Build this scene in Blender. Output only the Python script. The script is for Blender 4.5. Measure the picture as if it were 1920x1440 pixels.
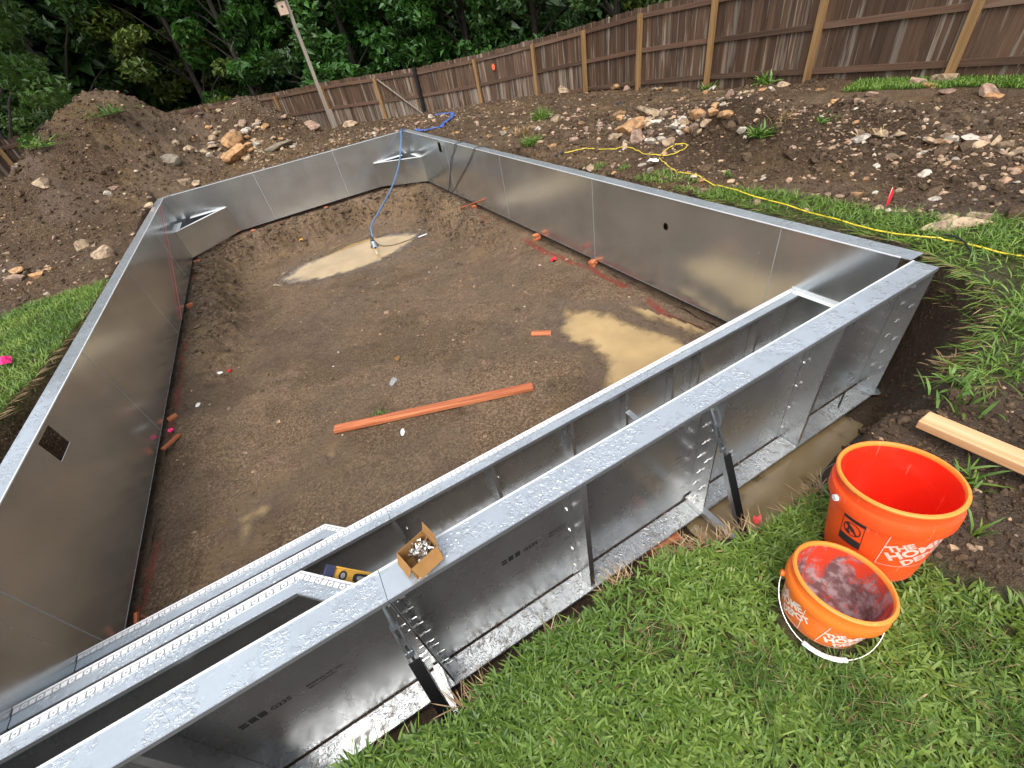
import bpy, bmesh, math, random
import numpy as np
from mathutils import Vector, Matrix, Euler
R = math.radians
for o in list(bpy.data.objects): bpy.data.objects.remove(o)
SC = bpy.context.scene
COL = SC.collection

# ---- camera -------------------------------------------------------------
cd = bpy.data.cameras.new('camera'); cam = bpy.data.objects.new('camera', cd); COL.objects.link(cam)
cd.sensor_fit = 'HORIZONTAL'; cd.sensor_width = 36; cd.lens = 15.015
cd.clip_start = 0.05; cd.clip_end = 400
CAM_ROWS = [(0.859811, -0.48322, -0.164996), (-0.426634, -0.502321, -0.752102), (0.28055, 0.717058, -0.638059)]          # camera right, down, forward in world axes
CAM_LOC = (-3.41021, -1.1432, 2.68622)
_r, _d, _f = [Vector(v) for v in CAM_ROWS]
cam.matrix_world = Matrix((( _r.x, -_d.x, -_f.x, CAM_LOC[0]), (_r.y, -_d.y, -_f.y, CAM_LOC[1]), (_r.z, -_d.z, -_f.z, CAM_LOC[2]), (0, 0, 0, 1)))
SC.camera = cam
# ---- sky, sun, exposure -------------------------------------------------
wd = bpy.data.worlds.new('World'); SC.world = wd; wd.use_nodes = True
nt = wd.node_tree; nt.nodes.clear()
SUN_EL, SUN_AZ = 58, 215          # degrees, azimuth clockwise from +Y
sky = nt.nodes.new('ShaderNodeTexSky'); sky.sky_type = 'NISHITA'; sky.sun_disc = False
sky.sun_elevation = R(SUN_EL); sky.sun_rotation = R(SUN_AZ); sky.dust_density = 4.0; sky.air_density = 1.0; sky.ozone_density = 1.0
hs = nt.nodes.new('ShaderNodeHueSaturation'); hs.inputs['Saturation'].default_value = 0.36
bg = nt.nodes.new('ShaderNodeBackground'); bg.inputs['Strength'].default_value = 0.15
wo = nt.nodes.new('ShaderNodeOutputWorld')
nt.links.new(sky.outputs[0], hs.inputs['Color']); nt.links.new(hs.outputs[0], bg.inputs[0]); nt.links.new(bg.outputs[0], wo.inputs[0])
sl = bpy.data.lights.new('sun', 'SUN'); sl.energy = 0.8; sl.angle = R(55); sl.color = (1, .965, .92)
so = bpy.data.objects.new('sun', sl); COL.objects.link(so)
_dir = Vector((math.sin(R(SUN_AZ)) * math.cos(R(SUN_EL)), math.cos(R(SUN_AZ)) * math.cos(R(SUN_EL)), math.sin(R(SUN_EL))))
so.rotation_euler = (-_dir).to_track_quat('-Z', 'Y').to_euler()
so.location = (0, 0, 20)
vs = SC.view_settings; vs.view_transform = 'Standard'; vs.look = 'None'; vs.exposure = 1.05; vs.gamma = 1; vs.use_curve_mapping = False
SC.render.engine = 'CYCLES'
SC.cycles.max_bounces = 8; SC.cycles.glossy_bounces = 5; SC.cycles.diffuse_bounces = 3; SC.cycles.transmission_bounces = 3


# ---- TERRAIN MATH -------------------------------------------------------
W, L, H, FL = 5.58, 11.16, 1.067, 0.135       # pool width, length, wall height, flange width

def hash2(ix, iy, s):
    h = (ix.astype(np.int64) * 374761393 + iy.astype(np.int64) * 668265263 + s * 974711) & 0xffffffff
    h = ((h ^ (h >> 13)) * 1274126177) & 0xffffffff
    h = ((h ^ (h >> 16)) * 2246822519) & 0xffffffff
    return ((h ^ (h >> 15)) & 0xffffff) / float(0xffffff)

def vnoise(x, y, s=0):
    ix, iy = np.floor(x), np.floor(y)
    fx, fy = x - ix, y - iy
    fx = fx * fx * fx * (fx * (fx * 6 - 15) + 10); fy = fy * fy * fy * (fy * (fy * 6 - 15) + 10)
    a = hash2(ix, iy, s); b = hash2(ix + 1, iy, s); c = hash2(ix, iy + 1, s); d = hash2(ix + 1, iy + 1, s)
    return (a + (b - a) * fx) * (1 - fy) + (c + (d - c) * fx) * fy

def fbm(x, y, sc=1.0, o=4, s=0, gain=0.5):
    t = 0.0; a = 1.0; n = 0.0
    for i in range(o):
        c, q = math.cos(0.6 * i + .4), math.sin(0.6 * i + .4)
        u, v = (x * c - y * q) / sc + i * 17.3, (x * q + y * c) / sc - i * 9.1
        t = t + a * (vnoise(u, v, s + i) * 2 - 1); n += a
        a *= gain; sc *= 0.47
    return t / n

def sst(a, b, x):
    t = np.clip((x - a) / (b - a), 0, 1)
    return t * t * (3 - 2 * t)

def poly_sd(px, py, poly):
    """signed distance to a polygon, negative inside"""
    d = np.full(px.shape, 1e9); ins = np.zeros(px.shape, bool)
    n = len(poly)
    for i in range(n):
        ax, ay = poly[i]; bx, by = poly[(i + 1) % n]
        ex, ey = bx - ax, by - ay
        wx, wy = px - ax, py - ay
        t = np.clip((wx * ex + wy * ey) / (ex * ex + ey * ey + 1e-12), 0, 1)
        d = np.minimum(d, np.hypot(wx - ex * t, wy - ey * t))
        c = ((ay <= py) & (by > py)) | ((by <= py) & (ay > py))
        if abs(ey) > 1e-12:
            ins ^= c & (px < ax + (py - ay) / ey * ex)
    return np.where(ins, -d, d)

CTRL = np.array([(.3, 0, 1.02), (.3, 3, 1.04), (.3, 6, 1.05), (.3, 9, 1.02), (.3, 11.4, 1.0), (-2.8, 11.6, 1.02), (-5.8, 11.5, 1.0),
    (-6, 8, 1.0), (-6, 4, .99), (-6.2, 0, 1.0), (-3, -1, 1.03), (-3, -3, 1.06), (0, -2, 1.08), (1.2, -1, 1.06), (1.5, 2.5, 1.05), (1.6, 5, 1.03),
    (6.2, 0, .95), (6.2, 2.5, .92), (6.2, 4.9, .88), (6.2, 7.2, .76), (6.1, 9.2, .82), (5.9, 11.4, .73), (5.3, 13.5, .70),
    (3.8, 14.6, .76), (2.4, 16.5, .68), (1.2, 17.8, .68), (-.7, 17.2, .93), (-1.8, 21.2, .72), (-8, 22, .8), (-9.5, 15.5, 1.0),
    (-9, 10, 1.0), (-12, 4, .95), (-12, -3, 1.0), (3.5, 9, .95), (3.5, 4, 1.0), (9, 20, .5), (12, 6, .8), (-2, 30, .2), (-16, 24, .2), (9, -3, 1.1)])
def _rbf():
    P = CTRL[:, :2]; n = len(P)
    r = np.hypot(P[:, None, 0] - P[None, :, 0], P[:, None, 1] - P[None, :, 1])
    return np.linalg.solve(r + np.eye(n) * -.15, CTRL[:, 2] - 1.0)
RBFW = _rbf()
def base_z(x, y):
    z = np.full(x.shape, 1.0)
    for (a, b, _), w in zip(CTRL, RBFW):
        z = z + w * np.hypot(x - a, y - b)
    return np.clip(z, 0.1, 1.4)

# (x, y, height, sx, sy, rotation)
MOUNDS = [(-6.05, 14.5, 1.58, .70, 1.4, 0), (-7.1, 13.7, .92, .62, 1.4, 0), (-8.2, 12.8, .62, .75, 1.4, 0), (-4.4, 14.9, .20, .4, .8, 0), (-5.15, 14.9, .66, .65, 1.2, 0), (-3.85, 15.0, .80, .62, .9, 0),
          (-2.95, 15.1, .86, .50, .8, 0), (-2.1, 15.2, .42, .5, .8, 0), (-7.6, 11.6, .25, 1.5, 1.6, 0),
          (1.85, 2.75, .40, .34, .75, -.5), (2.5, 1.9, .27, .3, .6, -.4), (2.35, 3.9, .22, .4, 1.0, -.4), (3.0, 1.0, .15, .5, 1.2, 0),
          (1.1, 5.6, .12, .6, 1.2, 0), (1.9, 6.2, .10, .9, 1.6, 0),
          (-1.76, -1.38, .09, .20, .26, 0), (-1.25, -1.7, .03, .3, .4, 0)]
LIP = [(-6.4, -.60), (-4.5, -.53), (-3.9, -.54), (-3.64, -.60), (-3.29, -.565), (-2.8, -.56), (-2.37, -.69), (-1.93, -.72), (-1.55, -.66),
       (-1.12, -.74), (-.81, -.67), (-.52, -.62), (-.21, -.55), (0, -.36), (.15, -.12), (.27, .12), (.29, .6), (.26, 2), (.22, 5), (.22, 11.38),
       (-5.80, 11.38), (-5.80, 7), (-5.80, 4.9), (-5.88, 4.3), (-5.97, 3.7), (-6.08, 3.1), (-6.35, 2), (-6.45, 0)]
# lawns: polygons in plan
LAWN_NEAR = [(-9, -.58), (-4.5, -.525), (-3.9, -.535), (-3.64, -.59), (-3.29, -.565), (-2.8, -.56), (-2.37, -.68), (-1.98, -.735), (-2.02, -.95), (-2.05, -1.16), (-1.95, -1.32), (-1.75, -1.75), (-1.5, -2.3), (-1.2, -6), (-9, -6)]
LAWN_LEFT = [(-5.82, 6.1), (-5.80, 4.9), (-5.88, 4.3), (-5.97, 3.7), (-6.08, 3.1), (-6.35, 2), (-6.5, -.4), (-9.5, -.4), (-9.5, 5.2), (-7.1, 6.05), (-6.4, 6.2)]
LAWN_RIGHT = [(-.95, -.74), (-.81, -.68), (-.52, -.63), (-.21, -.56), (0, -.37), (.15, -.13), (.27, .1), (.29, .6), (.26, 1.3), (.26, 2.0), (.5, 1.95), (.72, 1.3), (.75, .62), (.85, .2), (1.1, -.3), (1.5, -1.2), (.6, -2.5), (-.4, -1.3)]
LAWN_FENCE = [(5.15, 3.6), (6.15, 3.9), (6.15, -1.5), (5.0, -1.5), (5.3, .6), (5.55, 2.0)]

def mound_z(x, y):
    m = 0.0
    for (a, b, h, sx, sy, r) in MOUNDS:
        c, s = math.cos(r), math.sin(r)
        u, v = (x - a) * c + (y - b) * s, -(x - a) * s + (y - b) * c
        m = m + h * np.exp(-(u / sx) ** 2 * .5 - (v / sy) ** 2 * .5)
    return m

def ground_z(x, y, detail=True):
    """height of the yard, with the dug pit round the pool"""
    b = base_z(x, y) + mound_z(x, y)
    if detail:
        lawn = np.minimum(np.minimum(poly_sd(x, y, LAWN_NEAR), poly_sd(x, y, LAWN_LEFT)), np.minimum(poly_sd(x, y, LAWN_RIGHT), poly_sd(x, y, LAWN_FENCE)))
        dirt = sst(-.05, .15, lawn)
        m = np.clip(mound_z(x, y) * 1.5, 0, 1)
        b = b + dirt * (fbm(x, y, .9, 3, 3) * .05 * (1 + m * 1.6) + fbm(x, y, .28, 4, 11, .62) * (.045 + .07 * m) + (np.abs(fbm(x, y, .17, 3, 13, .6)) - .2) * .10 * m) + (1 - dirt) * fbm(x, y, .35, 3, 5) * .018
        # wheel ruts across the far yard
        rut = np.sin((x * .75 + y * .35) * 5.2) * sst(2.6, 3.4, x) * sst(.2, 1.5, y) * (1 - sst(10, 13, y)) * dirt
        b = b + rut * .035
        rl = np.sin((x * .35 - y * .9) * 4.6) * sst(-6.0, -6.5, x) * sst(6.3, 7, y) * (1 - sst(11, 12.5, y))
        b = b + rl * .035
    n1 = fbm(x, y, .22, 3, 31) * .045 if detail else 0.0
    sd = poly_sd(x, y, LIP) + n1
    wide = .10 + .30 * sst(-1.9, -1.2, x) * sst(-.15, -.5, y)
    t = sst(0, 1, -sd / wide)
    t = t ** .8
    zp = -.085 + (fbm(x, y, .2, 3, 41) * .03 if detail else 0.0) + .24 * sst(-.5, .1, x) * sst(.0, -.5, y) + .22 * sst(.0, .25, x) 
    rough = fbm(x + y, y - x, .12, 3, 51) * .07 * np.sin(np.pi * np.clip(t, 0, 1)) if detail else 0.0
    return b + (zp - b) * t + rough

PUD = {   # polygons of the standing water with the height of the water
 'far': (-.60, [(-4.21, 8.75), (-3.71, 9.2), (-2.67, 9.56), (-2.02, 9.56), (-1.15, 8.95), (-1.0, 8.6), (-1.15, 8.25), (-1.85, 7.9), (-2.59, 7.75), (-3.44, 7.92), (-3.9, 8.3)]),
 'near': (-.112, [(-1.20, 2.70), (-.95, 2.85), (-.70, 2.62), (-.52, 2.42), (-.38, 1.82), (-.30, 1.42), (-.28, .9), (-.5, .35), (-1.5, .35), (-2.0, .7), (-2.05, 1.0), (-1.60, 1.35), (-1.38, 1.64), (-1.25, 1.95), (-1.38, 2.2), (-1.30, 2.45)]),
 'step': (-.090, [(-4.92, 1.99), (-4.78, 2.06), (-4.62, 2.03), (-4.5, 2.14), (-4.44, 2.08), (-4.56, 1.90), (-4.72, 1.82), (-4.80, 1.62), (-4.92, 1.62), (-4.88, 1.85)]),
 'spot': (-.095, [(-4.12, 2.33), (-3.98, 2.25), (-3.95, 2.12), (-4.08, 2.16)]),
 'edge': (-.125, [(-.36, 2.30), (-.24, 2.18), (-.12, 1.62), (-.1, 1.2), (-.22, 1.2), (-.26, 1.6), (-.38, 2.0)]),
 'trench': (-.055, [(-1.95, -.1), (-1.95, -.62), (-1.45, -.62), (-.95, -.50), (-.50, -.40), (-.40, -.22), (-.40, -.1)]),
}
def floor_z(x, y, detail=True):
    """height of the dug floor inside the walls"""
    dl, dr, df = x + W, -x, L - y
    deep = -.10 - .56 * sst(3.0, 8.6, y)
    e = (fbm(x, y, .5, 3, 61) * .16) if detail else 0.0
    dist = np.minimum(np.minimum(dl, dr), df)
    # smooth corners
    dist = -np.log(np.exp(-3 * dl) + np.exp(-3 * dr) + np.exp(-3 * df)) / 3
    t = sst(.16, .80, dist + e)
    z = -.085 + (deep + .085) * t
    if detail:
        bank = np.clip((1 - np.abs(t * 2 - 1)) * 1.3, 0, 1) * sst(3.5, 7, y)
        z = z + fbm(x, y, .45, 3, 71) * .022 + fbm(x, y, .13, 3, 73, .6) * (.012 + .10 * bank) + (np.abs(fbm(x, y, .30, 3, 75, .6)) - .25) * .30 * bank + (np.abs(fbm(x, y, .11, 2, 79, .6)) - .25) * .10 * bank
        z = z + np.abs(fbm(x * 1.0, y * .35, .25, 2, 77)) * .02 * (1 - bank)
    for k in ('far', 'near', 'step', 'spot', 'edge'):
        zw, pg = PUD[k]
        sd = poly_sd(x, y, pg) + (fbm(x, y, .22, 3, 81) * .09 if detail else 0)
        tgt = zw + np.clip(sd, -.3, .3) * .13 + .004
        w = 1 - sst(.02, .32, np.abs(sd) * (sd > 0))
        z = z + (tgt + (fbm(x, y, .09, 2, 83) * .006 if detail else 0) - z) * w
    return z
# ---- END TERRAIN --------------------------------------------------------

# ---- MESH TOOLS ---------------------------------------------------------
ORG = {}       # world position of every thing, for its parts
class MB:
    def __init__(s): s.v = []; s.f = []; s.sm = []
    def add(s, V, F, smooth=False):
        b = len(s.v); s.v += [tuple(map(float, q)) for q in V]
        s.f += [tuple(b + i for i in f) for f in F]; s.sm += [smooth] * len(F); return s
    def box(s, a, b):
        (x0, y0, z0), (x1, y1, z1) = a, b
        V = [(x0, y0, z0), (x1, y0, z0), (x1, y1, z0), (x0, y1, z0), (x0, y0, z1), (x1, y0, z1), (x1, y1, z1), (x0, y1, z1)]
        return s.add(V, [(3, 2, 1, 0), (4, 5, 6, 7), (0, 1, 5, 4), (1, 2, 6, 5), (2, 3, 7, 6), (3, 0, 4, 7)])
    def obox(s, c, ax, ay, az, jit=0):
        """box from a centre and three half axes"""
        c, ax, ay, az = [np.array(q, float) for q in (c, ax, ay, az)]
        V = [c + i * ax + j * ay + k * az for k in (-1, 1) for (i, j) in ((-1, -1), (1, -1), (1, 1), (-1, 1))]
        return s.add(V, [(3, 2, 1, 0), (4, 5, 6, 7), (0, 1, 5, 4), (1, 2, 6, 5), (2, 3, 7, 6), (3, 0, 4, 7)])
    def beam(s, p, q, w, h, up=(0, 0, 1)):
        p, q, up = np.array(p, float), np.array(q, float), np.array(up, float)
        d = q - p; Ln = np.linalg.norm(d); d /= Ln
        sx = np.cross(d, up); sx /= np.linalg.norm(sx); u = np.cross(sx, d)
        return s.obox((p + q) / 2, d * Ln / 2, sx * w / 2, u * h / 2)
    def prism(s, poly, z0, z1):
        n = len(poly); V = [(x, y, z0) for x, y in poly] + [(x, y, z1) for x, y in poly]
        return s.add(V, [tuple(range(n - 1, -1, -1)), tuple(range(n, 2 * n))] + [(i, (i + 1) % n, n + (i + 1) % n, n + i) for i in range(n)])
    def slab(s, poly, t):
        """thin plate from a planar 3-d polygon"""
        P = [np.array(q, float) for q in poly]; nrm = np.cross(P[1] - P[0], P[2] - P[0]); nrm /= np.linalg.norm(nrm)
        n = len(P); V = [q + nrm * t / 2 for q in P] + [q - nrm * t / 2 for q in P]
        return s.add(V, [tuple(range(n)), tuple(range(2 * n - 1, n - 1, -1))] + [((i + 1) % n, i, n + i, n + (i + 1) % n) for i in range(n)])
    def tube(s, pts, r, n=8, cap=True):
        P = [np.array(q, float) for q in pts]; rs = r if hasattr(r, '__len__') else [r] * len(P)
        V = []; F = []; pu = None
        for i, q in enumerate(P):
            d = P[min(i + 1, len(P) - 1)] - P[max(i - 1, 0)]; d = d / (np.linalg.norm(d) + 1e-9)
            if pu is None: pu = np.cross(d, [0, 0, 1] if abs(d[2]) < .9 else [1, 0, 0])
            u = pu - d * np.dot(pu, d); u /= np.linalg.norm(u) + 1e-9; pu = u; w = np.cross(d, u)
            for k in range(n):
                a = 2 * math.pi * k / n; V.append(q + rs[i] * (math.cos(a) * u + math.sin(a) * w))
        for i in range(len(P) - 1):
            for k in range(n): F.append((i * n + k, i * n + (k + 1) % n, (i + 1) * n + (k + 1) % n, (i + 1) * n + k))
        if cap: F += [tuple(range(n - 1, -1, -1)), tuple((len(P) - 1) * n + k for k in range(n))]
        return s.add(V, F, True)
    def lathe(s, prof, n=48, cap0=False):
        V = []; F = []
        for r, z in prof:
            for k in range(n): a = 2 * math.pi * k / n; V.append((r * math.cos(a), r * math.sin(a), z))
        for i in range(len(prof) - 1):
            for k in range(n): F.append((i * n + k, i * n + (k + 1) % n, (i + 1) * n + (k + 1) % n, (i + 1) * n + k))
        if cap0: F.append(tuple((len(prof) - 1) * n + k for k in range(n)))
        return s.add(V, F, True)
    def mesh(s, name, org=(0, 0, 0), mat=None):
        me = bpy.data.meshes.new(name); o = np.array(org)
        me.from_pydata([tuple(np.array(v) - o) for v in s.v], [], s.f); me.update()
        me.polygons.foreach_set('use_smooth', s.sm)
        if mat is not None: me.materials.append(mat)
        return me
    def build(s, name, mat, parent=None, label=None, kind=None, bevel=0):
        org = ORG.get(parent.name, (0, 0, 0)) if parent else (0, 0, 0)
        me = s.mesh(name, org, mat)
        if any(s.sm) :
            try: me.set_sharp_from_angle(angle=R(40))
            except Exception: pass
        return place(name, me, parent, label, kind, bevel)

def place(name, me, parent=None, label=None, kind=None, bevel=0):
    o = bpy.data.objects.new(name, me); COL.objects.link(o)
    if parent is not None: o.parent = parent; ORG[o.name] = ORG.get(parent.name, (0, 0, 0))
    if label: o['label'] = label
    if kind: o['kind'] = kind
    if bevel:
        m = o.modifiers.new('bevel', 'BEVEL'); m.width = bevel; m.segments = 2; m.limit_method = 'ANGLE'; m.angle_limit = R(40)
    return o

def thing(name, loc, label, cat, group=None, rot=None):
    o = bpy.data.objects.new(name, None); COL.objects.link(o); o.location = loc; o.empty_display_size = .1
    ORG[o.name] = tuple(loc)
    if rot: o.rotation_euler = rot
    return tag(o, label, cat, group)
def tag(o, label, cat, group=None):
    o['label'] = label; o['category'] = cat
    if group: o['group'] = group
    return o
def local_thing(*a, **k):
    """a thing whose parts are modelled round its own origin"""
    o = thing(*a, **k); ORG[o.name] = (0, 0, 0); return o
def copy_thing(o, loc, label=None, rot=None, group=None):
    def cp(s, par):
        c = s.copy(); COL.objects.link(c)
        if par is not None: c.parent = par
        for ch in s.children: cp(ch, c)
        return c
    c = cp(o, None); c.location = loc
    if rot: c.rotation_euler = rot
    if label: c['label'] = label
    if group: c['group'] = group
    return c
def shared(name, me, parent, loc, rot=None, scale=None):
    o = bpy.data.objects.new(name, me); COL.objects.link(o); o.parent = parent
    og = ORG.get(parent.name, (0, 0, 0)) if parent else (0, 0, 0)
    o.location = tuple(np.array(loc) - np.array(og))
    if rot: o.rotation_euler = rot
    if scale is not None: o.scale = scale if hasattr(scale, '__len__') else (scale,) * 3
    return o

def np_mesh(name, V, F, mat, smooth=True, attrs=None):
    """fast mesh: V (n,3); F list of index arrays of equal width (k,3) or (k,4)"""
    me = bpy.data.meshes.new(name); V = np.asarray(V, np.float32)
    me.vertices.add(len(V)); me.vertices.foreach_set('co', V.ravel())
    Fs = F if isinstance(F, list) else [F]
    li = np.concatenate([f.ravel() for f in Fs]).astype(np.int32)
    ct = np.concatenate([np.full(len(f), f.shape[1]) for f in Fs]).astype(np.int32)
    st = np.concatenate([[0], np.cumsum(ct)[:-1]]).astype(np.int32)
    me.loops.add(len(li)); me.loops.foreach_set('vertex_index', li)
    me.polygons.add(len(ct)); me.polygons.foreach_set('loop_start', st)
    try: me.polygons.foreach_set('loop_total', ct)
    except Exception: pass
    me.polygons.foreach_set('use_smooth', np.full(len(ct), smooth))
    me.update(calc_edges=True); me.validate()
    for k, a in (attrs or {}).items():
        at = me.attributes.new(k, 'FLOAT', 'POINT'); at.data.foreach_set('value', np.asarray(a, np.float32))
    if mat: me.materials.append(mat)
    return me

def spline(P, n=8):
    """Catmull-Rom through points"""
    P = [np.array(p, float) for p in P]; Q = [P[0] * 2 - P[1]] + P + [P[-1] * 2 - P[-2]]; out = []
    for i in range(1, len(Q) - 2):
        a, b, c, d = Q[i - 1:i + 3]
        for k in range(n):
            t = k / n
            out.append(.5 * ((2 * b) + (c - a) * t + (2 * a - 5 * b + 4 * c - d) * t * t + (3 * b - a - 3 * c + d) * t ** 3))
    out.append(P[-1]); return out
def gz(x, y): return float(ground_z(np.array([float(x)]), np.array([float(y)]))[0])
def fz(x, y): return float(floor_z(np.array([float(x)]), np.array([float(y)]))[0])

def text_mesh(txt, size, bold=.012, align='CENTER'):
    cu = bpy.data.curves.new('t', 'FONT'); cu.body = txt; cu.size = size; cu.align_x = align; cu.offset = bold * size; cu.resolution_u = 2
    ob = bpy.data.objects.new('t', cu); COL.objects.link(ob)
    dg = bpy.context.evaluated_depsgraph_get(); me = bpy.data.meshes.new_from_object(ob.evaluated_get(dg))
    bm = bmesh.new(); bm.from_mesh(me); bmesh.ops.triangulate(bm, faces=bm.faces[:]); V = [tuple(v.co) for v in bm.verts]
    bm.verts.ensure_lookup_table(); F = [tuple(v.index for v in f.verts) for f in bm.faces]; bm.free()
    bpy.data.objects.remove(ob); bpy.data.curves.remove(cu); bpy.data.meshes.remove(me)
    return np.array(V), F
rng = np.random.default_rng(7); random.seed(7)

# ---- MATERIALS ----------------------------------------------------------
class NT:
    def __init__(s, name):
        s.m = bpy.data.materials.new(name); s.m.use_nodes = True; s.t = s.m.node_tree; s.t.nodes.clear()
        s.out = s.n('ShaderNodeOutputMaterial'); s.b = s.n('ShaderNodeBsdfPrincipled'); s.l(s.b.outputs[0], s.out.inputs[0])
        s.co = s.n('ShaderNodeTexCoord')
    def n(s, k, **kw):
        nd = s.t.nodes.new(k)
        for a, v in kw.items(): setattr(nd, a, v)
        return nd
    def l(s, a, b): s.t.links.new(a, b)
    def val(s, inp, v):
        if hasattr(v, 'links') or isinstance(v, bpy.types.NodeSocket): s.l(v, inp)
        else: inp.default_value = v
    def pos(s, scale=(1, 1, 1), kind='Object', rot=(0, 0, 0)):
        mp = s.n('ShaderNodeMapping'); mp.inputs['Scale'].default_value = scale; mp.inputs['Rotation'].default_value = rot
        s.l(s.co.outputs[kind], mp.inputs[0]); return mp.outputs[0]
    def geo(s): return s.n('ShaderNodeNewGeometry').outputs['Position']
    def noise(s, vec, scale, detail=3, rough=.55, dist=0, out=0):
        q = s.n('ShaderNodeTexNoise'); s.l(vec, q.inputs['Vector']); q.inputs['Scale'].default_value = scale; q.inputs['Detail'].default_value = detail
        q.inputs['Roughness'].default_value = rough; q.inputs['Distortion'].default_value = dist; return q.outputs[out]
    def vor(s, vec, scale, feat='F1', out='Distance', rnd=1):
        q = s.n('ShaderNodeTexVoronoi', feature=feat); s.l(vec, q.inputs['Vector']); q.inputs['Scale'].default_value = scale
        q.inputs['Randomness'].default_value = rnd; return q.outputs[out]
    def ramp(s, f, stops, mode='LINEAR'):
        q = s.n('ShaderNodeValToRGB'); q.color_ramp.interpolation = mode; e = q.color_ramp.elements
        while len(e) < len(stops): e.new(.5)
        for i, (p, c) in enumerate(stops):
            e[i].position = p; e[i].color = (c if len(c) == 4 else (*c, 1)) if hasattr(c, '__len__') else (c, c, c, 1)
        s.l(f, q.inputs[0]); return q.outputs[0]
    def mr(s, f, a, b, c=0, d=1, smooth=True):
        q = s.n('ShaderNodeMapRange', interpolation_type='SMOOTHSTEP' if smooth else 'LINEAR')
        s.l(f, q.inputs[0])
        for i, v in enumerate((a, b, c, d)): q.inputs[1 + i].default_value = v
        return q.outputs[0]
    def mix(s, f, a, b, blend='MIX'):
        q = s.n('ShaderNodeMix', data_type='RGBA', blend_type=blend)
        s.val(q.inputs[0], f)
        for i, v in ((6, a), (7, b)):
            if isinstance(v, bpy.types.NodeSocket): s.l(v, q.inputs[i])
            else: q.inputs[i].default_value = (*v, 1) if len(v) == 3 else v
        return q.outputs[2]
    def math(s, op, a, b=0.5):
        q = s.n('ShaderNodeMath', operation=op); s.val(q.inputs[0], a); s.val(q.inputs[1], b); return q.outputs[0]
    def bump(s, h, strength=.5, dist=.01, prev=None):
        q = s.n('ShaderNodeBump'); s.l(h, q.inputs['Height']); q.inputs['Strength'].default_value = strength; q.inputs['Distance'].default_value = dist
        if prev is not None: s.l(prev, q.inputs['Normal'])
        return q.outputs[0]
    def attr(s, nm, out='Fac'):
        q = s.n('ShaderNodeAttribute', attribute_name=nm); return q.outputs[out]
    def oinfo(s, out): return s.n('ShaderNodeObjectInfo').outputs[out]
    def set(s, **kw):
        for k, v in kw.items():
            k = {'color': 'Base Color', 'rough': 'Roughness', 'metal': 'Metallic', 'normal': 'Normal', 'spec': 'Specular IOR Level', 'coat': 'Coat Weight', 'coatr': 'Coat Roughness', 'sss': 'Subsurface Weight', 'trans': 'Transmission Weight'}[k]
            i = s.b.inputs[k]
            if isinstance(v, bpy.types.NodeSocket): s.l(v, i)
            else: i.default_value = (*v, 1) if hasattr(v, '__len__') and len(v) == 3 else v
        return s.m

def plain(name, c, rough=.5, metal=0, spec=.5, var=.0, bump=0, bs=200):
    t = NT(name)
    p = t.pos()
    col = c
    if var:
        col = t.mix(t.mr(t.noise(p, 14, 4), .3, .7), tuple(k * (1 - var) for k in c), tuple(min(1, k * (1 + var)) for k in c))
    kw = dict(color=col, rough=rough, metal=metal, spec=spec)
    if bump: kw['normal'] = t.bump(t.noise(p, bs, 3), bump, .002)
    return t.set(**kw)

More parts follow.
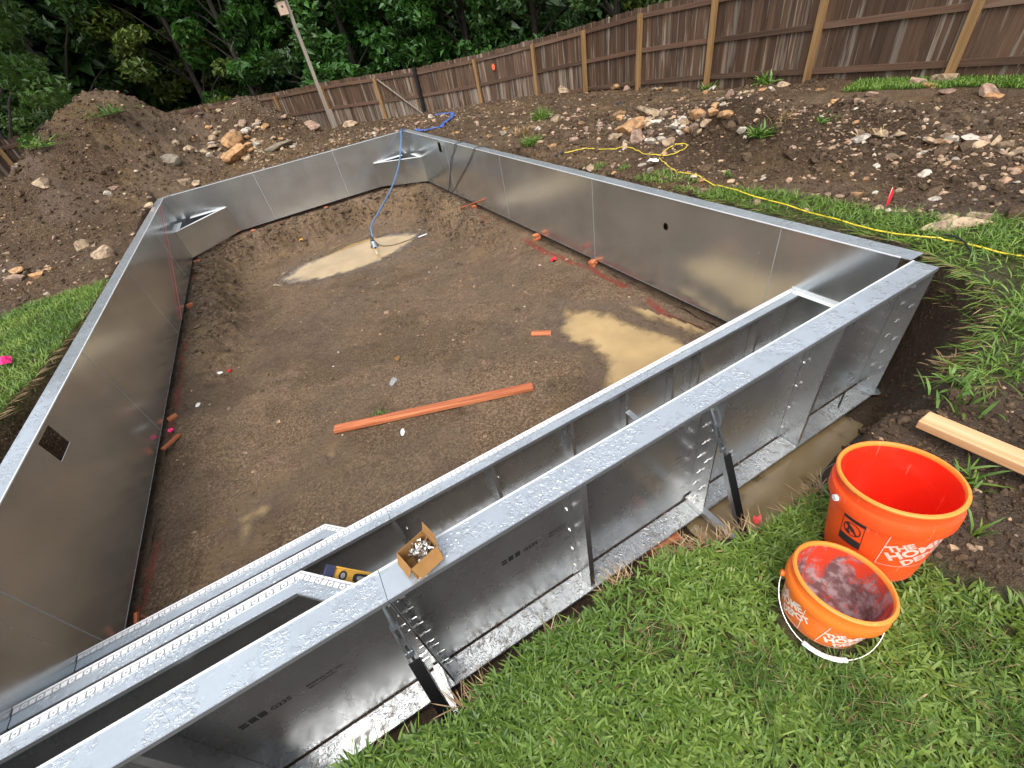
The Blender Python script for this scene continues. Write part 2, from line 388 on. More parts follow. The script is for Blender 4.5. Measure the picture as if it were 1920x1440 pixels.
def galv(name, base=(.60, .62, .635), rough=.24, drops=0.0, spangle=.5, streak=0, mud=0, wav=.25, metal=1.0):
    t = NT(name); p = t.pos()
    sp = t.vor(p, 90, out='Color')
    spv = t.n('ShaderNodeSeparateColor'); t.l(sp, spv.inputs[0])
    big = t.noise(p, 2.3, 4, .6)
    fine = t.noise(p, 160, 2)
    col = t.mix(t.mr(big, .3, .7), tuple(k * .93 for k in base), tuple(min(1, k * 1.07) for k in base))
    col = t.mix(t.math('MULTIPLY', spv.outputs[0], .22 * spangle), col, tuple(k * .62 for k in base))
    # white oxide bloom and grey handling marks
    ox = t.mr(t.noise(p, 7, 5, .6), .60, .85)
    col = t.mix(t.math('MULTIPLY', ox, .16), col, (.70, .71, .72))
    rg = t.mr(big, .25, .75, rough * .9, rough * 1.15)
    rg = t.math('ADD', rg, t.math('MULTIPLY', ox, .07))
    if streak:
        sv = t.noise(t.pos((3, 55, 1.2) if streak == 'x' else (55, 55, 1.0)), 1.0, 4, .6)
        sm = t.mr(sv, .56, .78)
        col = t.mix(t.math('MULTIPLY', sm, .15), col, (.66, .67, .67))
        rg = t.math('ADD', rg, t.math('MULTIPLY', sm, .07))
        sc = t.mr(t.noise(t.pos((7, 7, 30), rot=(.5, .4, .2)), 2.2, 2, .4), .70, .74)
        col = t.mix(t.math('MULTIPLY', sc, .24), col, (.8, .8, .8))
    nrm = t.bump(t.noise(p, 1.1, 2, .4), wav, .03)
    nrm = t.bump(fine, .04, .001, nrm)
    if drops:
        patch = t.mr(t.noise(p, 5.5, 3, .6), .40, .56)
        w = t.noise(p, 30, 2, .5, out=1)
        pw = t.mix(.035, p, w)
        v1 = t.vor(pw, 46, 'SMOOTH_F1'); v2 = t.vor(pw, 105)
        d1 = t.mr(v1, .24, .38, 1, 0); d2 = t.mr(v2, .22, .36, 1, 0)
        blob = t.mr(t.noise(t.pos((1, 1, 1)), 24, 3, .5, 1.5), .53, .57)
        film = t.math('MULTIPLY', blob, patch)
        d = t.math('MAXIMUM', t.math('MULTIPLY', d1, patch), t.math('MULTIPLY', d2, t.math('MULTIPLY', patch, .55)))
        d = t.math('MAXIMUM', d, t.math('MULTIPLY', film, .8))
        nrm = t.bump(d, .62 * drops, .0034, nrm)
        rg = t.math('SUBTRACT', rg, t.math('MULTIPLY', d, rough * .55))
        edge = t.math('SUBTRACT', 1.0, t.math('ABSOLUTE', t.math('SUBTRACT', t.math('MULTIPLY', d, 2), 1)))
        col = t.mix(t.math('MULTIPLY', edge, .30 * drops), col, (.32, .34, .36))
    if mud:
        mv = t.noise(p, 16, 5, .65)
        mm = t.mr(mv, .64 - .12 * mud, .78 - .10 * mud)
        sps = t.mr(t.vor(t.mix(.06, p, t.noise(p, 20, 2, out=1)), 42), .12, .22, 1, 0)
        mm2 = t.math('MAXIMUM', t.math('MULTIPLY', mm, .75), t.math('MULTIPLY', sps, t.mr(t.noise(p, 6, 2), .5, .62)))
        col = t.mix(t.math('MULTIPLY', mm2, .85), col, (.17, .125, .09))
        metal = t.mr(mm2, 0, 1, metal, .3)
        rg = t.math('ADD', rg, t.math('MULTIPLY', mm2, .25))
    return t.set(color=col, rough=rg, metal=metal, normal=nrm)

M = {}
M['plate'] = galv('galvanized plate', rough=.20, streak='z', base=(.57, .595, .59), wav=.16, metal=.91, spangle=.35)
M['back'] = galv('galvanized plate back', rough=.27, base=(.58, .59, .59), wav=.20, spangle=.8, metal=.86)
M['flange'] = galv('wet galvanized flange', rough=.20, drops=1.0, base=(.51, .56, .595), wav=.12, metal=.6)
M['lip'] = galv('galvanized edge', rough=.32, base=(.50, .52, .53), metal=.8)
M['foot'] = galv('muddy wet galvanized flange', rough=.24, drops=1.0, base=(.52, .54, .55), mud=1.0, wav=.15, metal=.6)
M['bolt'] = plain('zinc bolt', (.72, .72, .70), .28, 1)
M['seam'] = plain('panel joint shadow gap', (.10, .105, .11), .5, .6)
M['track'] = plain('white plastic track', (.66, .66, .66), .35, var=.03)
M['joint'] = plain('dull sealed joint', (.40, .415, .415), .5, .3)
M['slot'] = plain('grey slot', (.20, .20, .21), .6)
M['white'] = plain('bright zinc angle', (.64, .66, .66), .42, .08)
M['ink'] = plain('black stamp ink', (.022, .022, .022), .6)
M['smear'] = plain('grey scuffed ink', (.16, .155, .15), .6)
M['turn'] = plain('dark zinc turnbuckle', (.36, .40, .43), .36, .85, var=.2)
def _chan():
    t = NT('black wet channel'); p = t.pos()
    s = t.mr(t.vor(p, 160), .10, .2, 1, 0)
    return t.set(color=t.mix(t.math('MULTIPLY', s, .35), (.026, .026, .028), (.42, .43, .44)), rough=.3, metal=.2, normal=t.bump(t.noise(p, 260, 2), .35, .002))
M['channel'] = _chan()

def soil(name, floor=False):
    t = NT(name); p = t.geo()
    big = t.noise(p, .9, 4, .6); mid = t.noise(p, 6, 5, .62); fin = t.noise(p, 38, 4, .7); grit = t.vor(p, 130, out='Color')
    g = t.n('ShaderNodeSeparateColor'); t.l(grit, g.inputs[0])
    a, b, c = ((.138, .092, .055), (.200, .138, .087), (.084, .054, .032)) if floor else ((.062, .039, .022), (.106, .069, .040), (.034, .021, .012))
    col = t.mix(t.mr(big, .3, .7), a, b)
    col = t.mix(t.mr(mid, .52, .75), col, c)
    col = t.mix(t.math('MULTIPLY', t.mr(fin, .35, .75), .55), col, tuple(k * 1.5 for k in b))
    col = t.mix(t.math('MULTIPLY', t.mr(fin, .62, .40), .5), col, tuple(k * .55 for k in c))
    # scattered pale and rusty grains
    col = t.mix(t.mr(g.outputs[0], .955, .965, 0, .8, False), col, (.42, .31, .20))
    clay = t.attr('clay'); dark = t.attr('dark'); thatch = t.attr('thatch'); paint = t.attr('paint'); wet = t.attr('wet')
    col = t.mix(t.math('MULTIPLY', clay, t.mr(mid, .35, .6)), col, (.235, .155, .075))
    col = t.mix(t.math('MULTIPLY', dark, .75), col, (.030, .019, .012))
    col = t.mix(t.math('MULTIPLY', wet, .55), col, (.10, .066, .042))
    col = t.mix(t.math('MULTIPLY', thatch, .85), col, t.mix(t.mr(fin, .4, .6), (.028, .036, .010), (.075, .065, .025)))
    col = t.mix(t.math('MULTIPLY', paint, t.mr(fin, .42, .56)), col, (.24, .028, .022))
    rg = t.mr(t.noise(p, 3.2, 3), .3, .7, .42, .78)
    rg = t.math('SUBTRACT', rg, t.math('MULTIPLY', wet, .26))
    h = t.math('ADD', t.math('MULTIPLY', fin, .6), t.math('MULTIPLY', t.noise(p, 110, 3, .7), .4))
    nrm = t.bump(mid, .7, .06); nrm = t.bump(h, .95, .030, nrm)
    return t.set(color=col, rough=rg, normal=nrm, spec=t.mr(wet, 0, 1, .10, .34, False))
M['soil'] = soil('turned earth')
M['floor'] = soil('packed wet earth', True)
def clod(name, a, b, rough=.7):
    t = NT(name); p = t.geo(); r = t.attr('rnd')
    col = t.mix(r, a, b); col = t.mix(t.math('MULTIPLY', t.mr(t.noise(p, 45, 3), .4, .7), .6), col, tuple(k * .5 for k in a))
    return t.set(color=col, rough=rough, normal=t.bump(t.noise(p, 60, 4, .7), .9, .02), spec=.22)
M['clod'] = clod('soil clods', (.066, .042, .024), (.142, .093, .055))
M['clod_f'] = clod('floor crumbs', (.086, .057, .034), (.188, .131, .083))
def grav():
    t = NT('gravel'); p = t.geo(); r = t.attr('rnd')
    col = t.ramp(r, [(0, (.16, .11, .075)), (.35, (.30, .20, .12)), (.6, (.44, .30, .18)), (.8, (.36, .20, .11)), (.95, (.46, .37, .27)), (1, (.54, .48, .40))])
    col = t.mix(t.math('MULTIPLY', t.mr(t.noise(p, 30, 4), .45, .65), .6), col, (.10, .066, .043))
    return t.set(color=col, rough=.6, normal=t.bump(t.noise(p, 70, 3), .4, .01))
M['gravel'] = grav()
def rock(name, a, b, dirt=.5):
    t = NT(name); p = t.pos(); w = t.oinfo('Random')
    off = t.n('ShaderNodeVectorMath', operation='ADD'); t.l(t.geo(), off.inputs[0])
    p = off.outputs[0]
    col = t.mix(t.mr(t.noise(p, 7, 5, .65), .3, .7), a, b)
    col = t.mix(t.math('MULTIPLY', t.mr(t.noise(p, 22, 4, .7), .5, .7), .5), col, tuple(k * .45 for k in a))
    nz = t.n('ShaderNodeSeparateXYZ'); t.l(t.n('ShaderNodeNewGeometry').outputs['Normal'], nz.inputs[0])
    dm = t.math('MULTIPLY', t.mr(t.noise(p, 10, 4, .6), .45, .62), dirt)
    col = t.mix(dm, col, (.085, .055, .036))
    br = t.mr(w, 0, 1, .8, 1.18, False)
    hv = t.n('ShaderNodeHueSaturation'); t.l(col, hv.inputs['Color']); t.l(br, hv.inputs['Value'])
    return t.set(color=hv.outputs[0], rough=.62, normal=t.bump(t.noise(p, 26, 5, .7), .8, .03), spec=.4)
M['rock_t'] = rock('tan limestone', (.36, .255, .155), (.50, .37, .235), .7)
M['rock_o'] = rock('rusty limestone', (.40, .205, .085), (.52, .31, .14), .6)
M['rock_w'] = rock('pale limestone', (.48, .41, .32), (.60, .54, .45), .6)
M['rock_p'] = rock('pinkish stone', (.30, .185, .13), (.42, .285, .205), .7)
M['rock_g'] = rock('grey stone', (.20, .17, .125), (.33, .28, .20), .5)
def water(name, c, r=.035):
    """turbid water: thin margins let the mud below show through"""
    t = NT(name); p = t.geo(); dp = t.attr('depth')
    col = t.mix(t.mr(t.noise(p, 1.7, 4, .6), .35, .7), tuple(k * .82 for k in c), tuple(k * 1.1 for k in c))
    n = t.math('MULTIPLY', t.math('SUBTRACT', t.noise(p, 7, 4, .65), .5), .030)
    al = t.mr(t.math('ADD', dp, n), -.002, .026, 0, 1)
    t.set(color=col, rough=r, spec=.5, normal=t.bump(t.noise(p, 9, 2), .05, .01))
    tr = t.n('ShaderNodeBsdfTransparent'); gl = t.n('ShaderNodeBsdfGlossy'); gl.inputs['Roughness'].default_value = .04
    m1 = t.n('ShaderNodeMixShader'); fr = t.n('ShaderNodeFresnel'); fr.inputs[0].default_value = 1.33
    t.l(fr.outputs[0], m1.inputs[0]); t.l(tr.outputs[0], m1.inputs[1]); t.l(gl.outputs[0], m1.inputs[2])
    m2 = t.n('ShaderNodeMixShader'); t.l(al, m2.inputs[0]); t.l(m1.outputs[0], m2.inputs[1]); t.l(t.b.outputs[0], m2.inputs[2]); t.l(m2.outputs[0], t.out.inputs[0])
    return t.m
M['water'] = water('muddy water', (.385, .265, .120))
M['water2'] = water('murky trench water', (.30, .215, .11))

def wood(name, a, b, axis='z', grey=None, rough=.7, sc=1.0, knots=True, wet=0):
    t = NT(name); s = {'x': (1.2, 26, 26), 'y': (26, 1.2, 26), 'z': (26, 26, 1.2)}[axis]
    s = tuple(k * sc for k in s)
    rnd = t.oinfo('Random')
    ad = t.n('ShaderNodeVectorMath', operation='ADD'); t.l(t.co.outputs['Object'], ad.inputs[0])
    cmb = t.n('ShaderNodeCombineXYZ')
    for i in range(3): t.l(t.math('MULTIPLY', rnd, 17.3 + i * 9), cmb.inputs[i])
    t.l(cmb.outputs[0], ad.inputs[1])
    mp = t.n('ShaderNodeMapping'); mp.inputs['Scale'].default_value = s; t.l(ad.outputs[0], mp.inputs[0]); p = mp.outputs[0]
    g = t.noise(p, 1, 5, .65, .6); g2 = t.noise(p, .35, 3, .5)
    col = t.mix(t.mr(g, .3, .7), a, b)
    col = t.mix(t.math('MULTIPLY', t.mr(g2, .5, .72), .6), col, tuple(k * .55 for k in a))
    if knots:
        k = t.mr(t.vor(ad.outputs[0], 3.1), .02, .075, 1, 0)
        col = t.mix(t.math('MULTIPLY', k, .7), col, tuple(q * .3 for q in a))
    if grey:
        # weathering: silver patches where the stain has worn off, more of it on boards whose object colour asks for it
        ch = t.n('ShaderNodeSeparateColor'); t.l(t.oinfo('Color'), ch.inputs[0])
        z = t.n('ShaderNodeSeparateXYZ'); t.l(t.co.outputs['Object'], z.inputs[0])
        low = t.mr(z.outputs[2], .12, -.10)
        wv = t.math('ADD', t.mr(t.noise(p, .42, 4, .6), .40, .72, 0, 1), t.math('MULTIPLY', t.math('MULTIPLY', low, ch.outputs[0]), .42))
        wv = t.math('MULTIPLY', t.mr(wv, .42, .85), .8)
        wv = t.math('MULTIPLY', wv, ch.outputs[1])
        col = t.mix(wv, col, grey)
        br = t.mr(rnd, 0, 1, .62, 1.25, False)
        hv = t.n('ShaderNodeHueSaturation'); t.l(col, hv.inputs['Color']); t.l(br, hv.inputs['Value']); col = hv.outputs[0]
    return t.set(color=col, rough=rough - wet * .3, normal=t.bump(g, .35, .006), spec=.35)
M['picket'] = wood('stained cedar picket', (.070, .039, .022), (.112, .064, .038), 'z', grey=(.27, .23, .185))
M['rail'] = wood('stained rail', (.092, .050, .030), (.140, .080, .050), 'x', grey=(.21, .16, .12))
M['post'] = wood('treated pine post', (.21, .115, .042), (.31, .19, .082), 'z')
M['grey_wood'] = wood('weathered grey wood', (.22, .185, .145), (.33, .29, .235), 'z')
M['red_wood'] = wood('orange stained lumber', (.33, .080, .032), (.64, .23, .10), 'x', wet=.6)
M['tan_wood'] = wood('fresh sawn lumber', (.56, .27, .12), (.74, .46, .25), 'x', rough=.6, sc=.8)
M['bird'] = plain('pale birdhouse board', (.50, .36, .26), .7, var=.15)
M['birdroof'] = plain('dark birdhouse roof', (.05, .04, .035), .7, var=.2)

def leafm(name, a, b, c, rough=.38, tr=.25):
    t = NT(name); r = t.attr('rnd')
    col = t.ramp(r, [(0, a), (.55, b), (1, c)])
    t.set(color=col, rough=rough, spec=.5)
    td = t.n('ShaderNodeBsdfTranslucent'); t.l(t.mix(.5, col, (.12, .20, .02)), td.inputs[0])
    mx = t.n('ShaderNodeMixShader'); mx.inputs[0].default_value = tr
    t.l(t.b.outputs[0], mx.inputs[1]); t.l(td.outputs[0], mx.inputs[2]); t.l(mx.outputs[0], t.out.inputs[0])
    return t.m
M['grass'] = leafm('crabgrass blades', (.052, .110, .013), (.130, .215, .028), (.24, .33, .062), .5, .3)
M['grass2'] = leafm('lawn grass', (.050, .112, .013), (.126, .228, .026), (.235, .34, .055), .48, .3)
M['dry'] = leafm('dry grass', (.17, .095, .04), (.32, .205, .10), (.55, .42, .22), .6, .2)
M['weed'] = leafm('weed leaves', (.06, .12, .02), (.12, .22, .035), (.20, .32, .06), .42, .25)
M['leaf1'] = leafm('broad green leaves', (.018, .062, .010), (.047, .140, .022), (.105, .24, .045), .42, .25)
M['leaf2'] = leafm('dark green leaves', (.016, .042, .011), (.034, .085, .018), (.070, .140, .034), .45, .18)
M['leaf3'] = leafm('olive green leaves', (.038, .064, .010), (.085, .130, .020), (.15, .20, .038), .45, .2)
M['leaf4'] = leafm('glossy near leaves', (.034, .085, .014), (.085, .175, .034), (.21, .31, .11), .32, .28)
M['bark'] = plain('dark bark', (.045, .036, .028), .85, var=.3, bump=.6, bs=40)

def plastic(name, outc, inc=None, dirt=None, scuff=.25):
    t = NT(name); p = t.pos()
    n = t.noise(p, 9, 5, .65)
    col = t.mix(t.math('MULTIPLY', t.mr(n, .45, .75), scuff), outc, tuple(min(1, k * 1.25 + .03) for k in outc))
    rg = t.mr(t.noise(p, 22, 3), .3, .7, .30, .48)
    if not dirt:
        zz = t.n('ShaderNodeSeparateXYZ'); t.l(t.co.outputs['Object'], zz.inputs[0])
        lowm = t.math('ADD', t.mr(zz.outputs[2], .075, .0, 0, .30), t.noise(p, 24, 5, .7))
        sm = t.mr(lowm, .60, .80); scr = t.mr(t.noise(t.pos((60, 60, 5), rot=(.4, .2, 0)), 1.4, 3, .5), .66, .74)
        col = t.mix(t.math('MULTIPLY', sm, .45), col, (.20, .10, .05)); col = t.mix(t.math('MULTIPLY', scr, .16), col, (.9, .5, .35))
        rg = t.math('ADD', rg, t.math('MULTIPLY', sm, .3))
    if dirt:
        q = t.noise(t.pos((1, 1, .45)), 15, 5, .7, 1.2)
        z = t.n('ShaderNodeSeparateXYZ'); t.l(t.co.outputs['Object'], z.inputs[0])
        low = t.mr(z.outputs[2], .17, .03)
        f = t.mr(t.math('ADD', q, t.math('MULTIPLY', low, .16)), .47, .64)
        g = t.mix(t.mr(t.noise(p, 26, 3), .4, .62), dirt[0], dirt[1])
        col = t.mix(t.math('MULTIPLY', f, .88), col, g)
        rg = t.math('ADD', rg, t.math('MULTIPLY', f, .25))
    return t.set(color=col, rough=rg, spec=.5, sss=.0)
M['bucket_red'] = plastic('orange red plastic', (.87, .085, .014))
M['bucket_red_in'] = plastic('red orange plastic inside with painted glow', (.86, .030, .010), scuff=.45)  # redder than the shell: light through the plastic painted into the colour
M['bucket_or'] = plastic('orange plastic', (.80, .165, .018), scuff=.3)
M['bucket_or_in'] = plastic('cement smeared inside', (.62, .052, .018), dirt=((.085, .075, .08), (.34, .30, .31)))  # cement smears over a base colour that carries the same painted red glow
M['rim_or'] = plastic('bright orange rim', (.88, .25, .035))
M['print'] = plain('pink white print', (.80, .50, .42), .45, var=.08)
M['print2'] = plain('white print', (.78, .66, .58), .45, var=.1)
M['wire'] = plain('steel wire', (.55, .55, .54), .3, 1)
M['grip'] = plain('white plastic grip', (.78, .78, .77), .4)
M['card'] = plain('brown cardboard', (.30, .150, .042), .8, var=.12, bump=.2, bs=90)
M['card_in'] = plain('cardboard inside', (.20, .10, .03), .85, var=.12)
M['yellow'] = plain('yellow level body', (.60, .33, .05), .42, var=.08)
M['black'] = plain('black rubber', (.02, .02, .022), .45, var=.2)
M['navy'] = plain('dark blue end cap', (.03, .035, .085), .45, var=.2)
M['glass'] = plain('grey vial window', (.28, .28, .27), .12)
M['cord_y'] = plain('yellow cord', (.66, .50, .03), .5, var=.2)
M['cord_k'] = plain('black cord', (.015, .015, .016), .5)
M['hose'] = plain('blue hose', (.075, .145, .27), .35, var=.15)
M['hose2'] = plain('blue lay flat hose', (.05, .11, .36), .5, var=.25)
M['flag'] = plain('red flag', (.62, .02, .03), .5)
M['pink'] = plain('fluorescent pink flag', (.95, .03, .22), .5)
M['string'] = plain('pink string', (.60, .10, .12), .7)
M['paper'] = plain('white paper scrap', (.72, .72, .70), .6, var=.08)
M['rust'] = plain('rusty steel', (.15, .065, .035), .75, .3, var=.35)
M['orange_tag'] = plain('orange disc', (.90, .13, .035), .5)
M['blackpost'] = plain('black steel post', (.012, .012, .013), .4)
M['red_leaf'] = plain('red leaf', (.50, .05, .05), .5)


# ---- POOL WALLS ---------------------------------------------------------
T = .004
def hexbolt(r=.0085, h=.007, shaft=.022):
    m = MB()
    m.prism([(r * 1.55 * math.cos(a * math.pi / 6), r * 1.55 * math.sin(a * math.pi / 6)) for a in range(12)], 0, .002)
    m.prism([(r * math.cos(a * math.pi / 3), r * math.sin(a * math.pi / 3)) for a in range(6)], .002, .002 + h)
    m.prism([(r * .5 * math.cos(a * math.pi / 4), r * .5 * math.sin(a * math.pi / 4)) for a in range(8)], .002 + h, .002 + h + shaft)
    return m
BOLT = hexbolt().mesh('bolt', mat=M['bolt'])
BOLT_S = hexbolt(.007, .005, .004).mesh('bolt', mat=M['bolt'])

class Run:
    """a straight wall: s along it, d outward from the pool face, z up"""
    def __init__(s, p0, e, n): s.p0, s.e, s.n = np.array((*p0, 0.)), np.array((*e, 0.)), np.array((*n, 0.))
    def P(s, a, d, z): return s.p0 + s.e * a + s.n * d + np.array([0, 0, z])
    def box(s, m, a0, a1, d0, d1, z0, z1):
        c = s.P((a0 + a1) / 2, (d0 + d1) / 2, (z0 + z1) / 2)
        return m.obox(c, s.e * (a1 - a0) / 2, s.n * (d1 - d0) / 2, np.array([0, 0, (z1 - z0) / 2]))
def plate_mesh(run, a0, a1, z0, z1, holes=()):
    m = MB(); sx = sorted({a0, a1, *[h[0] for h in holes], *[h[1] for h in holes]}); zx = sorted({z0, z1, *[h[2] for h in holes], *[h[3] for h in holes]})
    for i in range(len(sx) - 1):
        for j in range(len(zx) - 1):
            hit = [h for h in holes if h[0] <= sx[i] + 1e-6 and h[1] >= sx[i + 1] - 1e-6 and h[2] <= zx[j] + 1e-6 and h[3] >= zx[j + 1] - 1e-6]
            if not hit: run.box(m, sx[i], sx[i + 1], 0, T, zx[j], zx[j + 1]); continue
            if len(hit[0]) > 4:                       # ragged round hole in a square cell
                q0, q1, w0, w1 = hit[0][:4]; cs, cz, r = (q0 + q1) / 2, (w0 + w1) / 2, (q1 - q0) / 2; n = 32; A = []; B = []
                for k in range(n):
                    a = 2 * math.pi * k / n; c, s_ = math.cos(a), math.sin(a); e = 1 / max(abs(c), abs(s_))
                    A.append((cs + r * e * c, cz + r * e * s_)); rr = r * (.62 + .13 * (k % 4 == 0) - .08 * (k % 4 == 2) + random.uniform(-.04, .04)); B.append((cs + rr * c, cz + rr * s_ * 1.15))
                for d in (0, T):
                    V = [run.P(x, d, z) for x, z in A + B]; F = [(k, (k + 1) % n, n + (k + 1) % n, n + k) for k in range(n)]
                    m.add(V, F)
    return m
def make_wall(run, length, seams, label, ribs=False, holes=(), corner0=0.0, corner1=0.0, top_ext=(0, 0), stamp_panels=()):
    root = thing('pool_wall', tuple(run.P(length / 2, 0, 0)), label, 'pool wall', 'galvanized steel walls of the pool')
    br = [corner0] + [q for q in seams] + [length - corner1]
    for i in range(len(br) - 1):
        a0, a1 = br[i], br[i + 1]
        e0, e1 = (-top_ext[0] if i == 0 else 0), (top_ext[1] if i == len(br) - 2 else 0)
        hl = [h for h in holes if h[0] > a0 and h[1] < a1]
        pan = plate_mesh(run, a0 + .001, a1 - .001, .006, H - .005, hl).build('wall_panel', M['back'] if ribs else M['plate'], root)
        m = MB(); run.box(m, a0 - e0 * 0 + .0012 + (-top_ext[0] if i == 0 else 0), a1 - .0012 + e1, -.003, FL, H - .004, H); m.build('top_flange', M['flange'], pan)
        m = MB(); run.box(m, a0 + .002, a1 - .002, -.0075, .0015, H - .0045, H + .0022); m.build('rolled_edge_highlight', M['white'], pan)  # rolled edge; the bright zinc strip paints the light it catches
        m = MB(); run.box(m, a0 + .001 + (-top_ext[0] if i == 0 else 0), a1 - .001 + e1, FL + .0005, FL + .004, H - .026, H - .001); m.build('flange_lip', M['lip'], pan)
        m = MB(); run.box(m, a0 + .001, a1 - .001, -.002, FL + .003, 0, .0045); run.box(m, a0 + .001, a1 - .001, FL + .0035, FL + .007, -.020, .003)
        m.build('bottom_flange', M['foot'], pan)
        if i: m = MB(); run.box(m, a0 - .003, a0 + .003, -.0016, -.0001, .02, H - .012); m.build('joint_strip', M['joint'], pan)
        if ribs:
            m = MB(); run.box(m, a0 + .02, a1 - .02, T + .001, T + .007, .006, .0095); 
            sm = m.build('silt_line', M['soil'], pan)
            for side, a in (('l', a0), ('r', a1)):
                sg = 1 if side == 'l' else -1
                m = MB(); run.box(m, min(a + sg * .002, a + sg * .006), max(a + sg * .002, a + sg * .006), T + .001, FL - .004, .008, H - .028)
                m.build('end_flange', M['back'], pan)
                for k in range(7):
                    for dd in ((.045, .095) if k % 2 else (.06,)):
                        shared('bolt', BOLT, pan, run.P(a + sg * .0065, dd, .09 + k * .135), rot=Vector(run.e * sg).to_track_quat('Z', 'Y').to_euler())
            if a1 - a0 > 1.2:
                mid = (a0 + a1) / 2
                m = MB(); run.box(m, mid, mid + .003, T + .001, FL - .003, .008, H - .028)
                run.box(m, mid - .028, mid - .0005, FL - .0065, FL - .003, .012, H - .03)
                run.box(m, mid + .0035, mid + .045, T + .0012, T + .0042, .010, H - .03)
                m.build('rib', M['back'], pan)
                for k in range(5): shared('bolt', BOLT_S, pan, run.P(mid + .028, T + .0043, .12 + k * .2), rot=Vector(run.n).to_track_quat('Z', 'Y').to_euler())
            if i in stamp_panels:
                # stamped steel mark: slanted bars, grade, two lines of print (reads left to right from outside)
                V = []; S = []
                ss0, z0 = stamp_panels[i]
                def put(txt, size, ds, dz, bold=.02, tgt=None):
                    tv, tf = text_mesh(txt, size, bold, 'LEFT')
                    q = [run.P(ss0 - ds - v[0], T + .0012, z0 + dz + v[1]) for v in tv]; st.add(q, tf)
                st = MB(); put('G235', .040, .13, 0, .03)
                put('MADE IN THE USA', .020, .29, .012, .02); put('MINI. COATINGS', .017, .29, -.012, .015)
                for b, wb in ((0, .03), (.040, .03), (.080, .03)):
                    for h0, h1 in (((0, .016), (.022, .038)) if b == 0 else ((0, .042),)):
                        st.add([run.P(ss0 - b - u, T + .0012, z0 - .004 + h) for u, h in ((0, h0), (wb, h0), (wb + .003, h1), (.003, h1))], [(0, 1, 2, 3)])
                st.build('steel_stamp', M['ink'], pan)
    return root

CH = .15
nearw = make_wall(Run((0, 0), (-1, 0), (0, -1)), W, [1.86, 3.72], 'nearest galvanized wall seen from outside with ribs, bolts and bottom flange', ribs=True, top_ext=(.0, 0), stamp_panels={1: (3.235, .575), 2: (4.535, .575)})
rightw = make_wall(Run((0, .0), (0, 1), (1, 0)), L, [.93, 3.44, 5.93, 8.42], 'right wall of the pool with one small ragged hole and muddy reflections', holes=((2.182 - .055, 2.182 + .055, .768 - .055, .768 + .055, 'round'), (8.66, 8.83, .82, 1.01)), corner0=.075, corner1=CH, top_ext=(.06, 0))
farw = make_wall(Run((-W, L), (1, 0), (0, 1)), W, [1.86, 3.72], 'far end wall of the pool joining two corner seats', corner0=CH, corner1=CH)
leftw = make_wall(Run((-W, 0), (0, 1), (-1, 0)), L, [1.24, 3.72, 6.20, 8.68], 'left wall of the pool with the square skimmer opening', holes=((2.355, 2.588, .833, 1.027),), corner1=CH)

def corner_post(cx, cy, sx, label):
    """chamfered corner panel closing two walls at a far corner"""
    a, b = (cx, cy - CH), (cx - sx * CH, cy)
    n = np.array([sx, 1, 0]) / math.sqrt(2)
    m = MB(); m.slab([np.array((*a, .006)) + n * .002, np.array((*b, .006)) + n * .002, np.array((*b, H - .005)) + n * .002, np.array((*a, H - .005)) + n * .002], T); root = m.build('corner_panel', M['plate'], farw, label)
    o1, o2 = (cx + sx * FL, cy - CH), (cx - sx * CH, cy + FL)
    for z0, z1, nm, mt in ((H - .004, H, 'top_flange', 'flange'), (0, .0045, 'bottom_flange', 'foot')):
        m = MB(); pl = [a, o1, (cx + sx * FL, cy + FL * .2), (cx + sx * FL * .2, cy + FL), o2, b]
        if sx < 0: pl = pl[::-1]
        m.prism(pl, z0, z1); m.build(nm, M[mt], root)
corner_post(0, L, 1, 'narrow corner panel under the blue hose at the far right corner')
corner_post(-W, L, -1, 'narrow corner panel at the far left corner of the pool')

# ---- corner seats -------------------------------------------------------
def corner_seat(cx, cy, sx, la, lb, label):
    z = .56; a = np.array((cx - sx * .002, cy - la)); b = np.array((cx - sx * lb, cy - .002)); c = np.array((cx, cy))
    d = (b - a) / np.linalg.norm(b - a); nn = np.array([d[1], -d[0]]);
    if np.dot(nn, c - a) < 0: nn = -nn
    n3 = np.array((*nn, 0))
    m = MB(); m.slab([np.array((*a, .006)), np.array((*b, .006)), np.array((*b, z - .005)), np.array((*a, z - .005))], T); root = m.build('corner_seat', M['plate'], farw, label)
    m = MB(); m.obox(np.array((*(a + b) / 2, z)) + n3 * .029, np.array((*(b - a) / 2, 0)) * .985, n3 * .031, np.array([0, 0, .0025])); m.build('front_flange', M['white'], root)
    m = MB(); m.box((min(cx, cx - sx * .062), cy - la + .01, z - .002), (max(cx, cx - sx * .075), cy - .24, z + .0035)); m.build('wall_angle', M['white'], root)
    x0, x1 = cx - sx * (lb - .045), cx - sx * .24
    m = MB(); m.box((min(x0, x1), cy - .10, z - .002), (max(x0, x1), cy, z + .0035)); m.build('wall_angle', M['white'], root)
    m = MB(); m.obox(np.array((*(a + b) / 2, .0)) + n3 * .03, np.array((*(b - a) / 2, 0)), n3 * .03, np.array([0, 0, .003])); m.build('bottom_flange', M['plate'], root)
corner_seat(-W, L, -1, 1.03, 1.02, 'triangular corner seat in the far left corner beside the pink string')
corner_seat(0, L, 1, .92, 1.02, 'triangular corner seat in the far right corner behind the blue hose')

